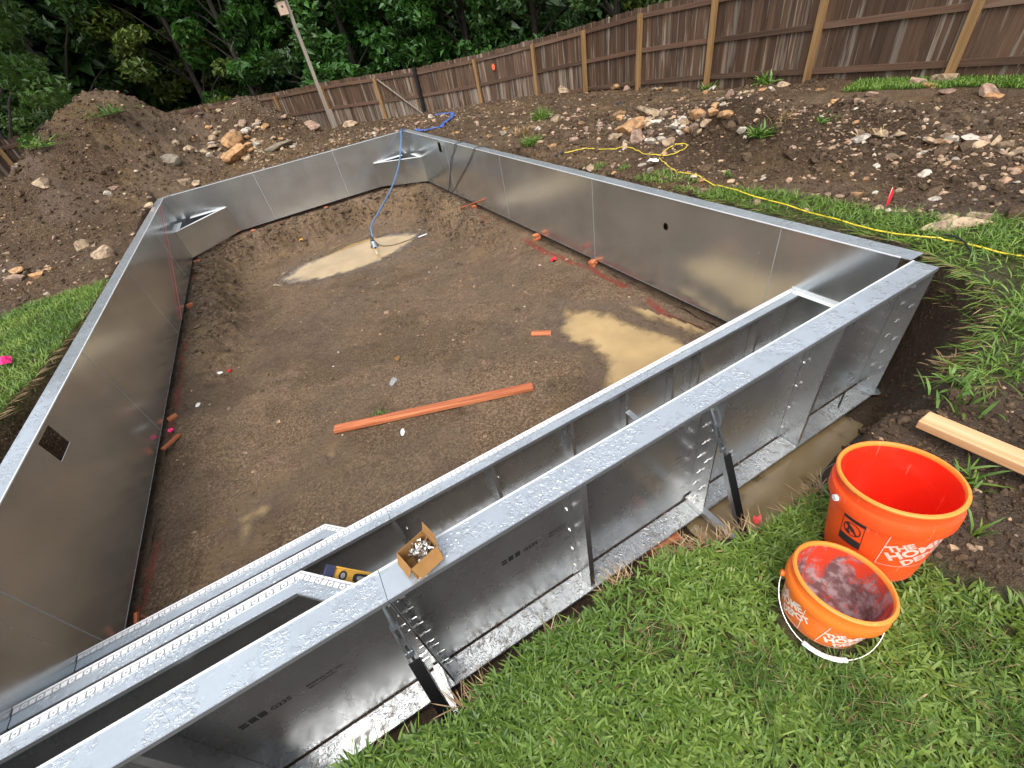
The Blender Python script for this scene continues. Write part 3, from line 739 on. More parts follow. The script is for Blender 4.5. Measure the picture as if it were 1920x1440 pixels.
# ---- bench and steps along the near wall --------------------------------
def offs(pts, d):
    """polyline moved to its left by d with mitred corners"""
    P = [np.array(p, float) for p in pts]; out = []
    for i in range(len(P)):
        ns = []
        if i > 0: e = P[i] - P[i - 1]; e /= np.linalg.norm(e); ns.append(np.array([-e[1], e[0]]))
        if i < len(P) - 1: e = P[i + 1] - P[i]; e /= np.linalg.norm(e); ns.append(np.array([-e[1], e[0]]))
        n = sum(ns) / len(ns); out.append(P[i] + n * d / max(.3, np.dot(n, n)))
    return out
TAB = MB(); TAB.box((-.0135, -.0115, 0), (.0135, .0115, .003)); TABM = TAB.mesh('track_tab', mat=M['track'])
TAB2 = MB()
for r in (0,):
    n = 12; ring = [(.006 * math.cos(k * math.pi / 6), .005 * math.sin(k * math.pi / 6)) for k in range(n)]
    out = []
    for k in range(n):
        c, s_ = math.cos(k * math.pi / 6), math.sin(k * math.pi / 6); e = 1 / max(abs(c), abs(s_)); out.append((.0135 * e * c, .0115 * e * s_))
    V = [(x, y, .003) for x, y in out] + [(x, y, .003) for x, y in ring] + [(x, y, 0) for x, y in out] + [(x, y, 0) for x, y in ring]
    F = []
    for k in range(n):
        j = (k + 1) % n; F += [(k, j, n + j, n + k), (2 * n + k, 2 * n + j, j, k), (n + k, n + j, 3 * n + j, 3 * n + k)]
    TAB2.add(V, F)
TAB2M = TAB2.mesh('track_tab', mat=M['track'])
def make_step(name, label, cat, pts, z, fw=.092, seams=(), ribs=(), panels=None, holes_every=3, ink=True):
    pts = [np.array(p, float) for p in pts]
    root = thing(name, (float(pts[0][0] + pts[-1][0]) / 2, float(pts[0][1]), 0), label, cat)
    A, B, Cc, Tr, Te = [offs(pts, d) for d in (0.0, .004, fw, .010, .034)]
    for i in range(len(pts) - 1):
        p, q = pts[i], pts[i + 1]; d = (q - p) / np.linalg.norm(q - p); nn = np.array([-d[1], d[0]]); ln = np.linalg.norm(q - p)
        cuts = [0.] + ([s for s in seams if s < ln] if i == 0 else []) + [ln]
        for k in range(len(cuts) - 1):
            u, v = cuts[k] + (.0012 if k else 0), cuts[k + 1] - (.0012 if k < len(cuts) - 2 else 0)
            f0, f1 = u / ln, v / ln
            a, b = p + d * u, p + d * v; n3 = np.array((*nn, 0)) * .002
            pan = MB().slab([np.array((*a, .006)) + n3, np.array((*b, .006)) + n3, np.array((*b, z - .005)) + n3, np.array((*a, z - .005)) + n3], T).build('riser_panel', M['back'], root)
            ca, cb = (Cc[i] if k == 0 else a + nn * fw), (Cc[i + 1] if k == len(cuts) - 2 else b + nn * fw)
            pl = [tuple(a), tuple(b), tuple(cb), tuple(ca)]
            MB().prism(pl, z - .004, z).build('top_flange', M['flange'], pan)
            MB().obox(np.array((*((ca + cb) / 2), z - .014)) + np.array((*nn, 0)) * .002, np.array((*((cb - ca) / 2), 0)), np.array((*nn, 0)) * .0015, (0, 0, .0125)).build('flange_lip', M['lip'], pan)
            MB().prism([tuple(a + nn * .005), tuple(b + nn * .005), tuple(b + nn * fw), tuple(a + nn * fw)], 0, .0045).build('bottom_flange', M['foot'], pan)
            for rs in (ribs if i == 0 else ()):
                if not (u < rs < v): continue
                c = p + d * rs; m = MB()
                m.obox(np.array((*(c + nn * (fw * .5)), z * .5)), np.array((*d, 0)) * .0018, np.array((*nn, 0)) * (fw * .5 - .006), (0, 0, z * .5 - .02))
                m.obox(np.array((*(c + nn * (fw - .008) + d * .012), z * .5)), np.array((*d, 0)) * .0095, np.array((*nn, 0)) * .0015, (0, 0, z * .5 - .024))
                m.obox(np.array((*(c + nn * .0065 - d * .025), z * .5)), np.array((*d, 0)) * .022, np.array((*nn, 0)) * .0015, (0, 0, z * .5 - .02))
                m.build('rib', M['back'], pan)
                for kk in range(3): shared('bolt', BOLT_S, pan, np.array((*(c + nn * .0085 - d * .03), .12 + kk * (z - .2) / 2)), rot=Vector((*nn, 0)).to_track_quat('Z', 'Y').to_euler())
        # liner track: grey base strip, white tabs on it, some of them holed
        tb = MB().prism([tuple(A[i]), tuple(A[i + 1]), tuple(Te[i + 1] + nn * .003), tuple(Te[i] + nn * .003)], z + .0005, z + .0040).build('liner_track', M['lip'], root)
        MB().prism([tuple(A[i] - nn * .003), tuple(A[i + 1] - nn * .003), tuple(A[i + 1] + nn * .007), tuple(A[i] + nn * .007)], z + .0045, z + .0095).build('track_edge', M['track'], tb)
        nt_ = int(ln / .0335); ang = math.atan2(d[1], d[0])
        for k in range(nt_):
            c = p + d * ((k + .5) * ln / nt_) + nn * .0225
            shared('track_tab', TAB2M if k % 2 == 0 else TABM, root, (c[0], c[1], z + .0042), rot=(0, 0, ang), scale=((ln / nt_) / .0335 * 1.0, 1.0, 1))
    return root
BY, BZ = .722, .577
bench = make_step('pool_bench', 'long steel bench riser with white tabbed track running inside the near wall', 'pool bench', [(-.003, BY), (-W + .003, BY)], BZ, seams=(1.86, 3.66), ribs=(.45, 1.1, 1.38, 1.84, 2.33, 2.96, 3.645, 4.3, 4.9))
step1 = make_step('pool_step', 'lowest steel step riser reaching farthest into the pool', 'pool step', [(-3.812, .800), (-4.10, 1.088), (-W + .003, 1.088)], .303, ribs=())
step3 = make_step('pool_step', 'highest steel step riser just behind the near wall flange', 'pool step', [(-3.805, .088), (-4.095, .378), (-W + .003, .378)], .845, ribs=())
m = MB(); m.box((-.048, .012, BZ + .0005), (-.0005, BY - .004, BZ + .004)); m.box((-.0040, .012, BZ + .0045), (-.0005, BY - .004, BZ + .034)); ang = m.build('mounting_angle', M['white'], bench)
for k in range(4): MB().prism([(-.024 + .004 * math.cos(a), .10 + k * .16 + .004 * math.sin(a)) for a in np.linspace(0, 5.5, 8)], BZ + .0042, BZ + .0050).build('slot', M['seam'], ang)
m = MB(); m.box((-1.885, .10, .355), (-1.84, BY - .095, .359)); m.box((-1.844, .10, .325), (-1.84, BY - .095, .3545)); m.build('strut', M['flange'], bench)
m = MB(); m.box((-4.80, .0, .600), (-4.73, .28, .604)); m.box((-4.734, .0, .56), (-4.73, .28, .5995)); m.build('strut', M['back'], step3)
m = MB(); m.box((-4.9, .47, .30), (-4.2, .473, .33)); m.build('hold_bar', M['back'], step3)

# ---- corner tab with slots at the right end of the near wall ------------
m = MB(); m.prism([(-.075, -.03), (-.075, -.135), (-.03, -.172), (.012, -.172), (.03, -.145), (.03, -.03)], .0055, .0085); tabp = m.build('corner_tab', M['flange'], nearw)
for x, y in ((-.035, -.10), (-.012, -.15)): MB().prism([(x + .008 * math.cos(a), y + .004 * math.sin(a)) for a in np.linspace(0, 5.5, 8)], .0088, .0092).build('slot', M['ink'], tabp)

# ---- A-frame braces -----------------------------------------------------
def make_brace(label):
    b = local_thing('wall_brace', (0, 0, 0), label, 'wall brace', 'braces bolted outside the near wall')
    tb = MB(); u = np.array([0, -.055, .945]); q = np.array([0, -.112, .838]); w = np.array([0, -.190, .686]); e = np.array([.004, -.212, .640])
    d = (w - q) / np.linalg.norm(w - q)
    tb.tube([u, u + (q - u) * .5, q], [.006, .009, .0125], 10)
    tbo = tb.build('turnbuckle', M['turn'], b)
    fr = MB()
    for sx in (-1, 1): fr.beam(q + np.array([sx * .0135, 0, 0]), w + np.array([sx * .0135, 0, 0]), .008, .012)
    fr.obox(q + d * .008, np.array([.0185, 0, 0]), d * .012, np.cross(d, [1, 0, 0]) * .009); fr.obox(w - d * .008, np.array([.0185, 0, 0]), d * .012, np.cross(d, [1, 0, 0]) * .009)
    fr.build('frame', M['turn'], tbo)
    MB().tube([q, q + (w - q) * .42], .0062, 8).build('rod', M['bolt'], tbo); MB().tube([q + (w - q) * .66, e], .0062, 8).build('rod', M['bolt'], tbo)
    c0, c1 = np.array([.004, -.198, .668]), np.array([.004, -.452, .055]); cdn = (c1 - c0) / np.linalg.norm(c1 - c0); no = np.cross(cdn, [1, 0, 0]); no /= np.linalg.norm(no)
    if no[1] > 0: no = -no
    m = MB(); mid = (c0 + c1) / 2; hl = np.linalg.norm(c1 - c0) / 2
    m.obox(mid + no * .018, np.array([.026, 0, 0]), cdn * hl, no * .0018)
    m.build('channel_web', M['channel'], b)
    m = MB()
    for sx in (-1, 1): m.obox(mid + np.array([sx * .0242, 0, 0]), np.array([.0018, 0, 0]), cdn * hl, no * .0160)
    m.build('channel_side', M['lip'], b)
    m = MB(); m.box((-.022, -.425, .048), (.022, -.012, .0515)); m.box((.0185, -.425, .0085), (.022, -.012, .0475)); m.box((-.022, -.425, .0085), (-.0185, -.012, .0475)); arm = m.build('foot_arm', M['back'], b)
    for y in (-.03, -.07): shared('bolt', BOLT, b, (.0, y, .052))
    for z in (.66, .63): shared('bolt', BOLT, b, (.031, -.205 - (.66 - z) * .3, z), rot=(0, R(90), 0))
    m = MB(); m.beam((-.028, -.018, .985), (-.16, -.018, .985), .004, .022); m.build('tie_strap', M['white'], b)
    return b, arm
BR1, arm1 = make_brace('second wall brace beside the trench water with a black channel leg')
BR2 = copy_thing(BR1, (-3.772, 0, .0), 'nearest wall brace with a grade label on its foot arm')
BR1.location = (-1.885, 0, .0)
arm2 = [c for c in BR2.children if c.name.startswith('foot_arm')][0]
tv, tf = text_mesh('G235', .036, .03); lm = MB()
lm.add([(v[1] - .012, -.285 + v[0], .0522) for v in tv], tf)
lb = lm.build('grade_label', M['ink'], arm2); ORG[lb.name] = (0, 0, 0)
lm = MB()
for k in range(5):
    tv, tf = text_mesh('NDX 45 LOT 2210', .0085, .01); lm.add([(v[1] - .015 + k * .0085 - .004, -.155 + v[0], .0522) for v in tv], tf)
lm.build('print_lines', M['smear'], arm2)

# ---- GROUND -------------------------------------------------------------
def spaced(segs):
    out = [segs[0][0]]
    for a, b, h in segs:
        n = max(1, int(round((b - a) / h))); out += list(a + (b - a) * np.arange(1, n + 1) / n)
    return np.array(out)
def grid_mesh(name, X, Y, fn, mat, keep=None, attrs=None):
    gx, gy = np.meshgrid(X, Y); z = fn(gx, gy); nx, ny = len(X), len(Y)
    idx = np.arange(nx * ny).reshape(ny, nx)
    F = np.stack([idx[:-1, :-1], idx[:-1, 1:], idx[1:, 1:], idx[1:, :-1]], -1).reshape(-1, 4)
    if keep is not None:
        cx = (gx[:-1, :-1] + gx[1:, 1:]) / 2; cy = (gy[:-1, :-1] + gy[1:, 1:]) / 2
        F = F[keep(cx, cy).ravel()]
    V = np.stack([gx.ravel(), gy.ravel(), z.ravel()], 1)
    at = {k: v(gx.ravel(), gy.ravel(), z.ravel()) for k, v in (attrs or {}).items()}
    return np_mesh(name, V, F, mat, True, at)
def lawn_f(x, y):
    d = np.minimum(np.minimum(poly_sd(x, y, LAWN_NEAR), poly_sd(x, y, LAWN_LEFT)), np.minimum(poly_sd(x, y, LAWN_RIGHT), poly_sd(x, y, LAWN_FENCE)))
    return d
def a_thatch(x, y, z): return (1 - sst(-.02, .05, lawn_f(x, y) + fbm(x, y, .15, 2, 91) * .06)) * sst(.8, .95, z)
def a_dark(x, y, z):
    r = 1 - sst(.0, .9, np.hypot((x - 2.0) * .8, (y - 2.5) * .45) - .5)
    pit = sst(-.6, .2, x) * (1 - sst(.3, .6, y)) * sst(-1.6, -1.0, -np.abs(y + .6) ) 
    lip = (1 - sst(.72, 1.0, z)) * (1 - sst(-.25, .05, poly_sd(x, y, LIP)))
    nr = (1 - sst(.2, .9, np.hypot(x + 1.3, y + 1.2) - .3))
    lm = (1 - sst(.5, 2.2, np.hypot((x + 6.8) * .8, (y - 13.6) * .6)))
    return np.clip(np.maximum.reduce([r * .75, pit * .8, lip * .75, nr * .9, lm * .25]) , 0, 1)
def a_clay(x, y, z): return np.clip(sst(.1, .35, fbm(x, y, 1.6, 3, 93)) * .35, 0, 1)
def a_wet(x, y, z): return np.clip(sst(-.05, .3, fbm(x, y, 1.2, 2, 95)) * .7 + (1 - sst(.0, .3, z)), 0, 1)
GX = spaced([(-30, -14, .8), (-14, -9, .16), (-9, -6.6, .055), (-6.6, .9, .03), (.9, 3.6, .045), (3.6, 6.6, .07), (6.6, 10, .3), (10, 40, 1.2)])
GY = spaced([(-9, -2.6, .25), (-2.6, .3, .027), (.3, 4.2, .05), (4.2, 11.0, .06), (11.0, 16.5, .055), (16.5, 21, .12), (21, 30, .4), (30, 70, 1.5)])
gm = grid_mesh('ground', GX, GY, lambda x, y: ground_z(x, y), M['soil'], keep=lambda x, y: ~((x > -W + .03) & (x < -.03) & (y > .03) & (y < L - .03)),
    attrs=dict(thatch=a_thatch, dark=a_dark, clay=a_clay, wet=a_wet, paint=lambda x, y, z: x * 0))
o = place('ground', gm, kind='structure')
def f_clay(x, y, z):
    dist = np.minimum(np.minimum(x + W, -x), L - y)
    bank = (1 - sst(.5, 1.0, dist)) * sst(4, 7, y)
    e = 0
    for k in ('step', 'spot'): e = np.maximum(e, 1 - sst(.0, .30, poly_sd(x, y, PUD[k][1])))
    return np.clip(bank * .55 * sst(-.2, .3, fbm(x, y, .5, 3, 97)) + e * .7 + sst(.15, .4, fbm(x, y, 1.1, 3, 98)) * .3, 0, 1)
def f_wet(x, y, z):
    e = 0
    for k in ('far', 'near', 'step', 'spot', 'edge'): e = np.maximum(e, 1 - sst(-.05, .30, poly_sd(x, y, PUD[k][1])))
    return np.clip(e + sst(-.1, .35, fbm(x, y, .9, 3, 99)) * .6, 0, 1)
def f_paint(x, y, z):
    r = (1 - sst(.02, .07, np.abs(-x - .17 + fbm(x, y, .5, 2, 101) * .08))) * sst(.15, .0, -fbm(x, y, .7, 2, 103) - .05) * (1 - sst(6.2, 7.2, y)) * sst(1.4, 1.8, y)
    l = (1 - sst(.01, .05, np.abs(x + W - .05 + fbm(x, y, .4, 2, 104) * .05))) * sst(-.05, .15, fbm(x, y, .8, 2, 105))
    f = (1 - sst(.02, .05, np.abs(L - y - .1))) * sst(0, .2, fbm(x, y, .8, 2, 106))
    return np.clip(np.maximum(np.maximum(r, l * .8), f * .7), 0, 1)
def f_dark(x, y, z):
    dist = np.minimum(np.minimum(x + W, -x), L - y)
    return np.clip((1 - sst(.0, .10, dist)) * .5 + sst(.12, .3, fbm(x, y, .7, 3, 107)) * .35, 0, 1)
FX = spaced([(-W - .08, .08, .03)]); FY = spaced([(-.06, 3.4, .026), (3.4, 7, .032), (7, L + .08, .034)])
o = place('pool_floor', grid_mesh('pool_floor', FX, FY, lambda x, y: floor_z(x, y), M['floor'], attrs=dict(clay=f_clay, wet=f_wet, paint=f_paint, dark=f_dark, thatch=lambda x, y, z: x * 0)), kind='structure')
def puddle_poly(k, grow, mat='water'):
    zw, pg = PUD[k]; P = np.array(pg); x0, y0 = P.min(0) - grow; x1, y1 = P.max(0) + grow
    X = np.linspace(x0, x1, max(8, int((x1 - x0) / .035))); Y = np.linspace(y0, y1, max(8, int((y1 - y0) / .035)))
    if k == 'trench': fn = lambda x, y: ground_z(x, y); lim = lambda x, y: y < -FL - .005
    else: fn = lambda x, y: floor_z(x, y); lim = lambda x, y: (x > -W + .02) & (x < -.02)
    me = grid_mesh('puddle', X, Y, lambda x, y: x * 0 + zw, M[mat], keep=lambda x, y: (poly_sd(x, y, pg) < grow) & (fn(x, y) < zw + .012), attrs=dict(depth=lambda x, y, z: np.clip(zw - fn(x, y), -.2, .2)))
    return place('puddle', me, kind='structure')
for k in ('far', 'near', 'step', 'spot', 'edge'): puddle_poly(k, .16)
puddle_poly('trench', .06, 'water2')

# ---- FENCE --------------------------------------------------------------
# post positions with ground and top rail heights
FP = [(6.05, -1.9, 1.0, 2.55), (6.1, .35, .97, 2.5), (6.08, 2.62, .93, 2.45), (6.16, 4.85, .87, 2.38), (6.18, 7.2, .78, 2.32), (5.81, 9.05, .82, 2.28), (5.75, 11.2, .74, 2.14), (5.35, 13.3, .72, 2.01),
      (3.9, 14.6, .74, 1.93), (2.48, 16.5, .68, 1.89), (1.27, 17.4, .68, 1.95), (-.31, 19.2, .73, 2.0), (-1.87, 21.2, .70, 1.98), (-4.41, 23.6, .64, 2.06), (-6.03, 25.2, .55, 2.05), (-7.6, 26.8, .5, 2.03)]
RG = .66
def picket_mesh(w, lo, hi, t=.016):
    m = MB(); c = .022
    pl = [(-w / 2, lo), (w / 2, lo), (w / 2, hi - c), (w / 2 - c, hi), (-w / 2 + c, hi), (-w / 2, hi - c)]
    V = [(x, -t / 2, z) for x, z in pl] + [(x, t / 2, z) for x, z in pl]; n = 6
    m.add(V, [tuple(range(n)), tuple(range(2 * n - 1, n - 1, -1))] + [((i + 1) % n, i, n + i, n + (i + 1) % n) for i in range(n)])
    return m.mesh('picket', mat=M['picket'])
PKM = [picket_mesh(w, -.92, .815 + d) for w, d in ((.138, 0), (.136, .008), (.134, -.008), (.130, .004))]
def fence_run(posts, label, greyness, sp=.142, black=(), bare=()):
    root = thing('fence', (*posts[0][:2], posts[0][2]), label, 'fence', 'wooden picket fences round the yard')
    cen = np.array([-2.5, 5.0])
    for i in range(len(posts) - 1):
        a, b = np.array(posts[i]), np.array(posts[i + 1]); d = b[:2] - a[:2]; ln = np.linalg.norm(d); d /= ln
        nn = np.array([-d[1], d[0]]);
        if np.dot(nn, cen - a[:2]) < 0: nn = -nn                        # toward the yard
        yaw = math.atan2(d[1], d[0]); n = int(round(ln / sp)); pitch = ln / n
        for k in range(n):
            f = (k + .5) / n; p = a + (b - a) * f; zt = p[3] - RG
            q = shared('picket', random.choice(PKM), root, (p[0] - nn[0] * .030, p[1] - nn[1] * .030, zt + random.uniform(-.012, .012)), rot=(random.gauss(0, .004), random.gauss(0, .007), yaw + random.gauss(0, .02)))
            q.color = (greyness(p[0], p[1]), random.uniform(.55, 1.0), 0, 1)
        for lv in (0, -RG, -2 * RG):
            e = .06
            m = MB(); A = np.array((*(a[:2] + nn * .0 + d * .0), a[3] + lv)); B = np.array((*(b[:2] + nn * .0), b[3] + lv))
            if B[2] < b[2] - .03 and A[2] < a[2] - .03: continue
            o = MB(); half = (B - A) / 2; Ln = np.linalg.norm(half)
            o.obox((0, 0, 0), (Ln, 0, 0), (0, .019, 0), (0, 0, .044)); me = o.mesh('rail', mat=M['rail'])
            r = shared('rail', me, root, (A + B) / 2, rot=(0, -math.asin((B[2] - A[2]) / (2 * Ln)), yaw))
            r.color = (0, random.uniform(.2, .6), 0, 1)
    for i, p in enumerate(posts):
        if i in bare: continue
        w = .052 if i in black else .048
        d = np.array(posts[min(i + 1, len(posts) - 1)][:2]) - np.array(posts[max(i - 1, 0)][:2]); yaw = math.atan2(d[1], d[0]); d = d / np.linalg.norm(d); nn = np.array([-d[1], d[0]])
        if np.dot(nn, cen - np.array(p[:2])) < 0: nn = -nn
        hi = p[3] + (.16 if i in black else .05) - p[2]
        m = MB(); m.box((-w, -w, -.3), (w, w, hi)); me = m.mesh('post', mat=M['blackpost'] if i in black else M['post'])
        o = shared('post', me, root, (p[0] + nn[0] * .062, p[1] + nn[1] * .062, p[2]), rot=(random.gauss(0, .008), random.gauss(0, .008), yaw))
        if i in black: o['label'] = 'black steel gate post'
    return root
fence_run(FP[:7], 'tall brown picket fence with yellowish posts running up the right side of the yard', lambda x, y: .15)
fence_run(FP[6:10], 'brown and grey picket fence section right of the black gate post', lambda x, y: .95, bare=(0,), black=(3,))
fence_run(FP[10:], 'weathered fence section behind the birdhouse pole running down to the rubble heap', lambda x, y: 1.0)
gate = thing('fence_gate', (1.87, 16.95, .68), 'fence gate with a pale diagonal brace between the black post and a wooden post', 'gate')
a, b = np.array(FP[9]), np.array(FP[10]); d = (b - a)[:2]; ln = np.linalg.norm(d); d /= ln; nn = np.array([-d[1], d[0]]); nn = nn if np.dot(nn, np.array([-2.5, 5]) - a[:2]) > 0 else -nn; yaw = math.atan2(d[1], d[0])
for k in range(10):
    f = (k + .5) / 10; p = a + (b - a) * f
    q = shared('picket', random.choice(PKM), gate, (p[0] - nn[0] * .03, p[1] - nn[1] * .03, p[3] - RG), rot=(0, random.gauss(0, .006), yaw)); q.color = (1, random.uniform(.6, 1), 0, 1)
for lv in (0, -RG):
    A = np.array((*a[:2], a[3] + lv)) ; B = np.array((*b[:2], b[3] + lv)); o = MB(); Ln = np.linalg.norm(B - A) / 2 - .05; o.obox((0, 0, 0), (Ln, 0, 0), (0, .019, 0), (0, 0, .044))
    shared('rail', o.mesh('rail', mat=M['rail']), gate, (A + B) / 2, rot=(0, -math.asin((B[2] - A[2]) / (2 * Ln + .1)), yaw))
m = MB(); A = np.array((*(b[:2] - d * .06 + nn * .035), b[3] + .0)); B = np.array((*(a[:2] + d * .10 + nn * .035), a[3] - 2 * RG + .12)); m.beam(A, B, .022, .085, up=(nn[0], nn[1], 0)); m.build('diagonal_brace', M['grey_wood'], gate)
fence_run([(-11.2, 14.9, .95, 2.36), (-9.1, 16.1, .9, 2.40), (-7.0, 17.3, .85, 2.44)], 'short end of weathered fence at the left edge behind the dirt mound', lambda x, y: .8)
# orange disc hung on the fence, birdhouse on its pole
p = np.array(FP[7]) * .30 + np.array(FP[8]) * .70
tg = MB(); tg.prism([(.055 * math.cos(k * .524) * (1 if math.cos(k * .524) > 0 else .9), .085 * math.sin(k * .524)) for k in range(12)], 0, .01)
dd = np.array(FP[8][:2]) - np.array(FP[7][:2]); dd /= np.linalg.norm(dd); n_ = np.array([-dd[1], dd[0]]); n_ = n_ if n_[0] < 0 else -n_
tgo = tg.build('orange_disc', M['orange_tag']); tgo.location = (p[0] + n_[0] * .03, p[1] + n_[1] * .03, p[3] - .27); tgo.rotation_euler = (R(90), 0, math.atan2(dd[1], dd[0]))
tag(tgo, 'small bright orange disc pinned on the fence boards right of the black gate post', 'marker')

bh = thing('birdhouse', (-.74, 17.2, .93), 'wooden birdhouse near the top of a tall grey pole in front of the fence', 'birdhouse')
m = MB(); m.box((-.79, 17.15, .6), (-.69, 17.25, 4.75)); m.build('pole', M['grey_wood'], bh)
m = MB(); m.box((-.69, 17.17, .6), (-.60, 17.26, 1.45)); m.build('pole_sleeve', M['grey_wood'], bh)
m = MB(); m.box((-1.03, 17.08, 3.98), (-.795, 17.30, 4.28)); bx = m.build('box', M['bird'], bh)
m = MB(); m.tube([(-.91, 17.085, 4.17), (-.91, 17.070, 4.17)], .03, 12); m.build('entrance_hole', M['black'], bx)
m = MB(); m.beam((-1.06, 17.19, 4.30), (-.76, 17.19, 4.36), .30, .022); m.build('roof', M['birdroof'], bh)

# ---- TREES --------------------------------------------------------------
def leaves_mesh(name, C, size, mat, up=.35, hue=None, droop=0):
    n = len(C); nv = rng.normal(0, 1, (n, 3)); nv[:, 2] = np.abs(nv[:, 2]) + up; nv /= np.linalg.norm(nv, axis=1)[:, None]
    t = np.cross(nv, rng.normal(0, 1, (n, 3))); t /= np.linalg.norm(t, axis=1)[:, None] + 1e-9
    if droop: t[:, 2] -= droop; t /= np.linalg.norm(t, axis=1)[:, None]
    w = np.cross(nv, t); w /= np.linalg.norm(w, axis=1)[:, None] + 1e-9; s = size * rng.uniform(.6, 1.35, n)[:, None]
    V = np.stack([C - t * s, C - t * s * .1 + w * s * .48, C + t * s, C - t * s * .1 - w * s * .48], 1)
    V[:, 0] -= nv * s * .12; V[:, 2] -= nv * s * .28
    b = (np.arange(n) * 4)[:, None]; F = b + np.array([0, 1, 2, 3])
    r = np.clip(rng.normal(.45, .2, n), 0, 1) if hue is None else hue
    return np_mesh(name, V.reshape(-1, 3), np.concatenate([b + np.array([0, 1, 2]), b + np.array([0, 2, 3])]), M[mat], False, dict(rnd=np.repeat(r, 4)))
def tree(x, y, h, crown_r, z_lo, mat, label, size=.13, clumps=70, per=150, lean=(0, 0), group='trees behind the fence', trunk=.16, clump_r=(.35, .85)):
    z0 = gz(x, y); root = thing('tree', (x, y, z0), label, 'tree', group)
    top = np.array([x + lean[0], y + lean[1], z0 + h * .92]); mid = np.array([x + lean[0] * .4 + random.uniform(-.2, .2), y + lean[1] * .4, z0 + h * .45])
    m = MB(); m.tube(spline([(x, y, z0 - .3), mid, top], 5), np.linspace(trunk, trunk * .22, 11), 8)
    m.build('trunk', M['bark'], root)
    lim = MB(); cs = []
    for k in range(clumps):
        f = random.random() ** .8; zc = z0 + z_lo + (h - z_lo) * f; prof = math.sin(math.pi * min(1, .22 + .78 * f * .98)) ** .6 + .12
        a = random.uniform(0, 6.283); rr = crown_r * prof * math.sqrt(random.uniform(.25, 1))
        ax = np.array([x, y, 0]) + (top - np.array([x, y, z0])) * ((zc - z0) / h) * np.array([1, 1, 0])
        cs.append((ax[0] + rr * math.cos(a), ax[1] + rr * math.sin(a), zc, random.uniform(*clump_r)))
    for q in cs[::4]:
        zb = z0 + (q[2] - z0) * random.uniform(.55, .8); f = (zb - z0) / h; ax = np.array([x, y, z0]) + (top - np.array([x, y, z0])) * f
        lim.tube([ax, (ax + np.array(q[:3])) / 2 + np.array([0, 0, .15]), q[:3]], [trunk * .4 * (1 - f * .7), trunk * .22, .012], 5)
    lim.build('limbs', M['bark'], root)
    Cs = []; hu = []
    for q in cs:
        n = int(per * (q[3] / .6) ** 2); d = rng.normal(0, 1, (n, 3)); d /= np.linalg.norm(d, axis=1)[:, None]; r = rng.uniform(.35, 1, n) ** .5
        Cs.append(np.array(q[:3]) + d * (r * q[3])[:, None] * np.array([1, 1, .62])); b = random.gauss(.42, .16); hu.append(np.clip(rng.normal(b, .14, n), 0, 1))
    Cs = np.concatenate(Cs); og = np.array(ORG[root.name])
    place('crown', leaves_mesh('crown', Cs - og, size, mat, hue=np.concatenate(hu)), root); return root
# rows of trees just beyond the fence, from the left to the right of the picture
tree(-12.5, 24.0, 11.5, 3.3, .2, 'leaf3', 'tall olive tree rising behind the left dirt mound', .15, 95, 130)
tree(-9.4, 27.5, 12.5, 3.2, .6, 'leaf2', 'dark tree with a hollow shaded gap beside the leaning trunk', .16, 80, 130)
tree(-7.0, 30.5, 12, 3.0, 2.6, 'leaf2', 'dark leaning tree over the shaded gap left of centre', .16, 70, 130, lean=(-2.6, 0), trunk=.2)
tree(-4.6, 27.8, 11.5, 2.6, .1, 'leaf3', 'olive tree drooping over the fence left of the birdhouse', .14, 85, 150)
tree(-2.3, 25.6, 10.5, 2.2, .0, 'leaf1', 'bright broad leaved tree just left of the birdhouse pole', .17, 85, 120)
tree(.2, 24.6, 10.5, 2.2, .0, 'leaf2', 'dark tree directly behind the birdhouse', .14, 80, 150)
tree(1.9, 22.9, 9.5, 2.0, -.2, 'leaf1', 'bright broad leaved tree just right of the birdhouse pole', .17, 90, 120)
tree(4.2, 22.4, 9.5, 2.1, -.1, 'leaf1', 'leafy tree with pale clumps above the gate', .15, 85, 130)
tree(6.4, 20.6, 9.0, 2.1, -.1, 'leaf1', 'green tree above the fence right of the gate', .14, 85, 140)
tree(8.6, 18.4, 9.0, 2.2, -.2, 'leaf2', 'dark tree behind the bend of the fence', .14, 80, 140)
tree(10.2, 15.2, 9.0, 2.2, -.2, 'leaf2', 'dark tree beyond the right fence by the leafy bend', .13, 80, 140)
tree(11.0, 11.8, 9, 2.3, -.2, 'leaf3', 'olive tree at the right end of the tree line', .13, 75, 140)
tree(-9.2, 17.2, 7.6, 1.95, 1.05, 'leaf4', 'near tree with glossy willowy leaves at the left edge over the fence end', .085, 95, 330, group=None, clump_r=(.3, .62), trunk=.12, lean=(.75, -1.1))
# the wood behind them reads as one mass
n = 90000; t_ = rng.uniform(0, 1, n); ang = R(-28) + t_ * R(108)
rr = rng.uniform(31, 41, n); bx_, by_ = CAM_LOC[0] + np.sin(ang - R(0)) * rr, CAM_LOC[1] + np.cos(ang) * rr
zz = rng.uniform(-.5, 15, n); hu = np.clip(.3 + fbm(ang * 14, zz * .5, .8, 3, 151) * .6 + rng.normal(0, .12, n), 0, 1)
place('woods', leaves_mesh('woods', np.stack([bx_, by_, zz], 1), .50, 'leaf2', hue=hu), kind='stuff', label='dense dark wood far behind the fence')
n = 9000; ux = rng.uniform(-14, 12, n); uy = rng.uniform(17.5, 31, n); fd = uy - (21.6 - ux * .95 + np.maximum(0, ux - 2) * .25); k = (fd > .6) & (fd < 7); ux, uy = ux[k], uy[k]
uz = base_z(ux, uy) + rng.uniform(0, 1, len(ux)) ** 1.6 * 1.7
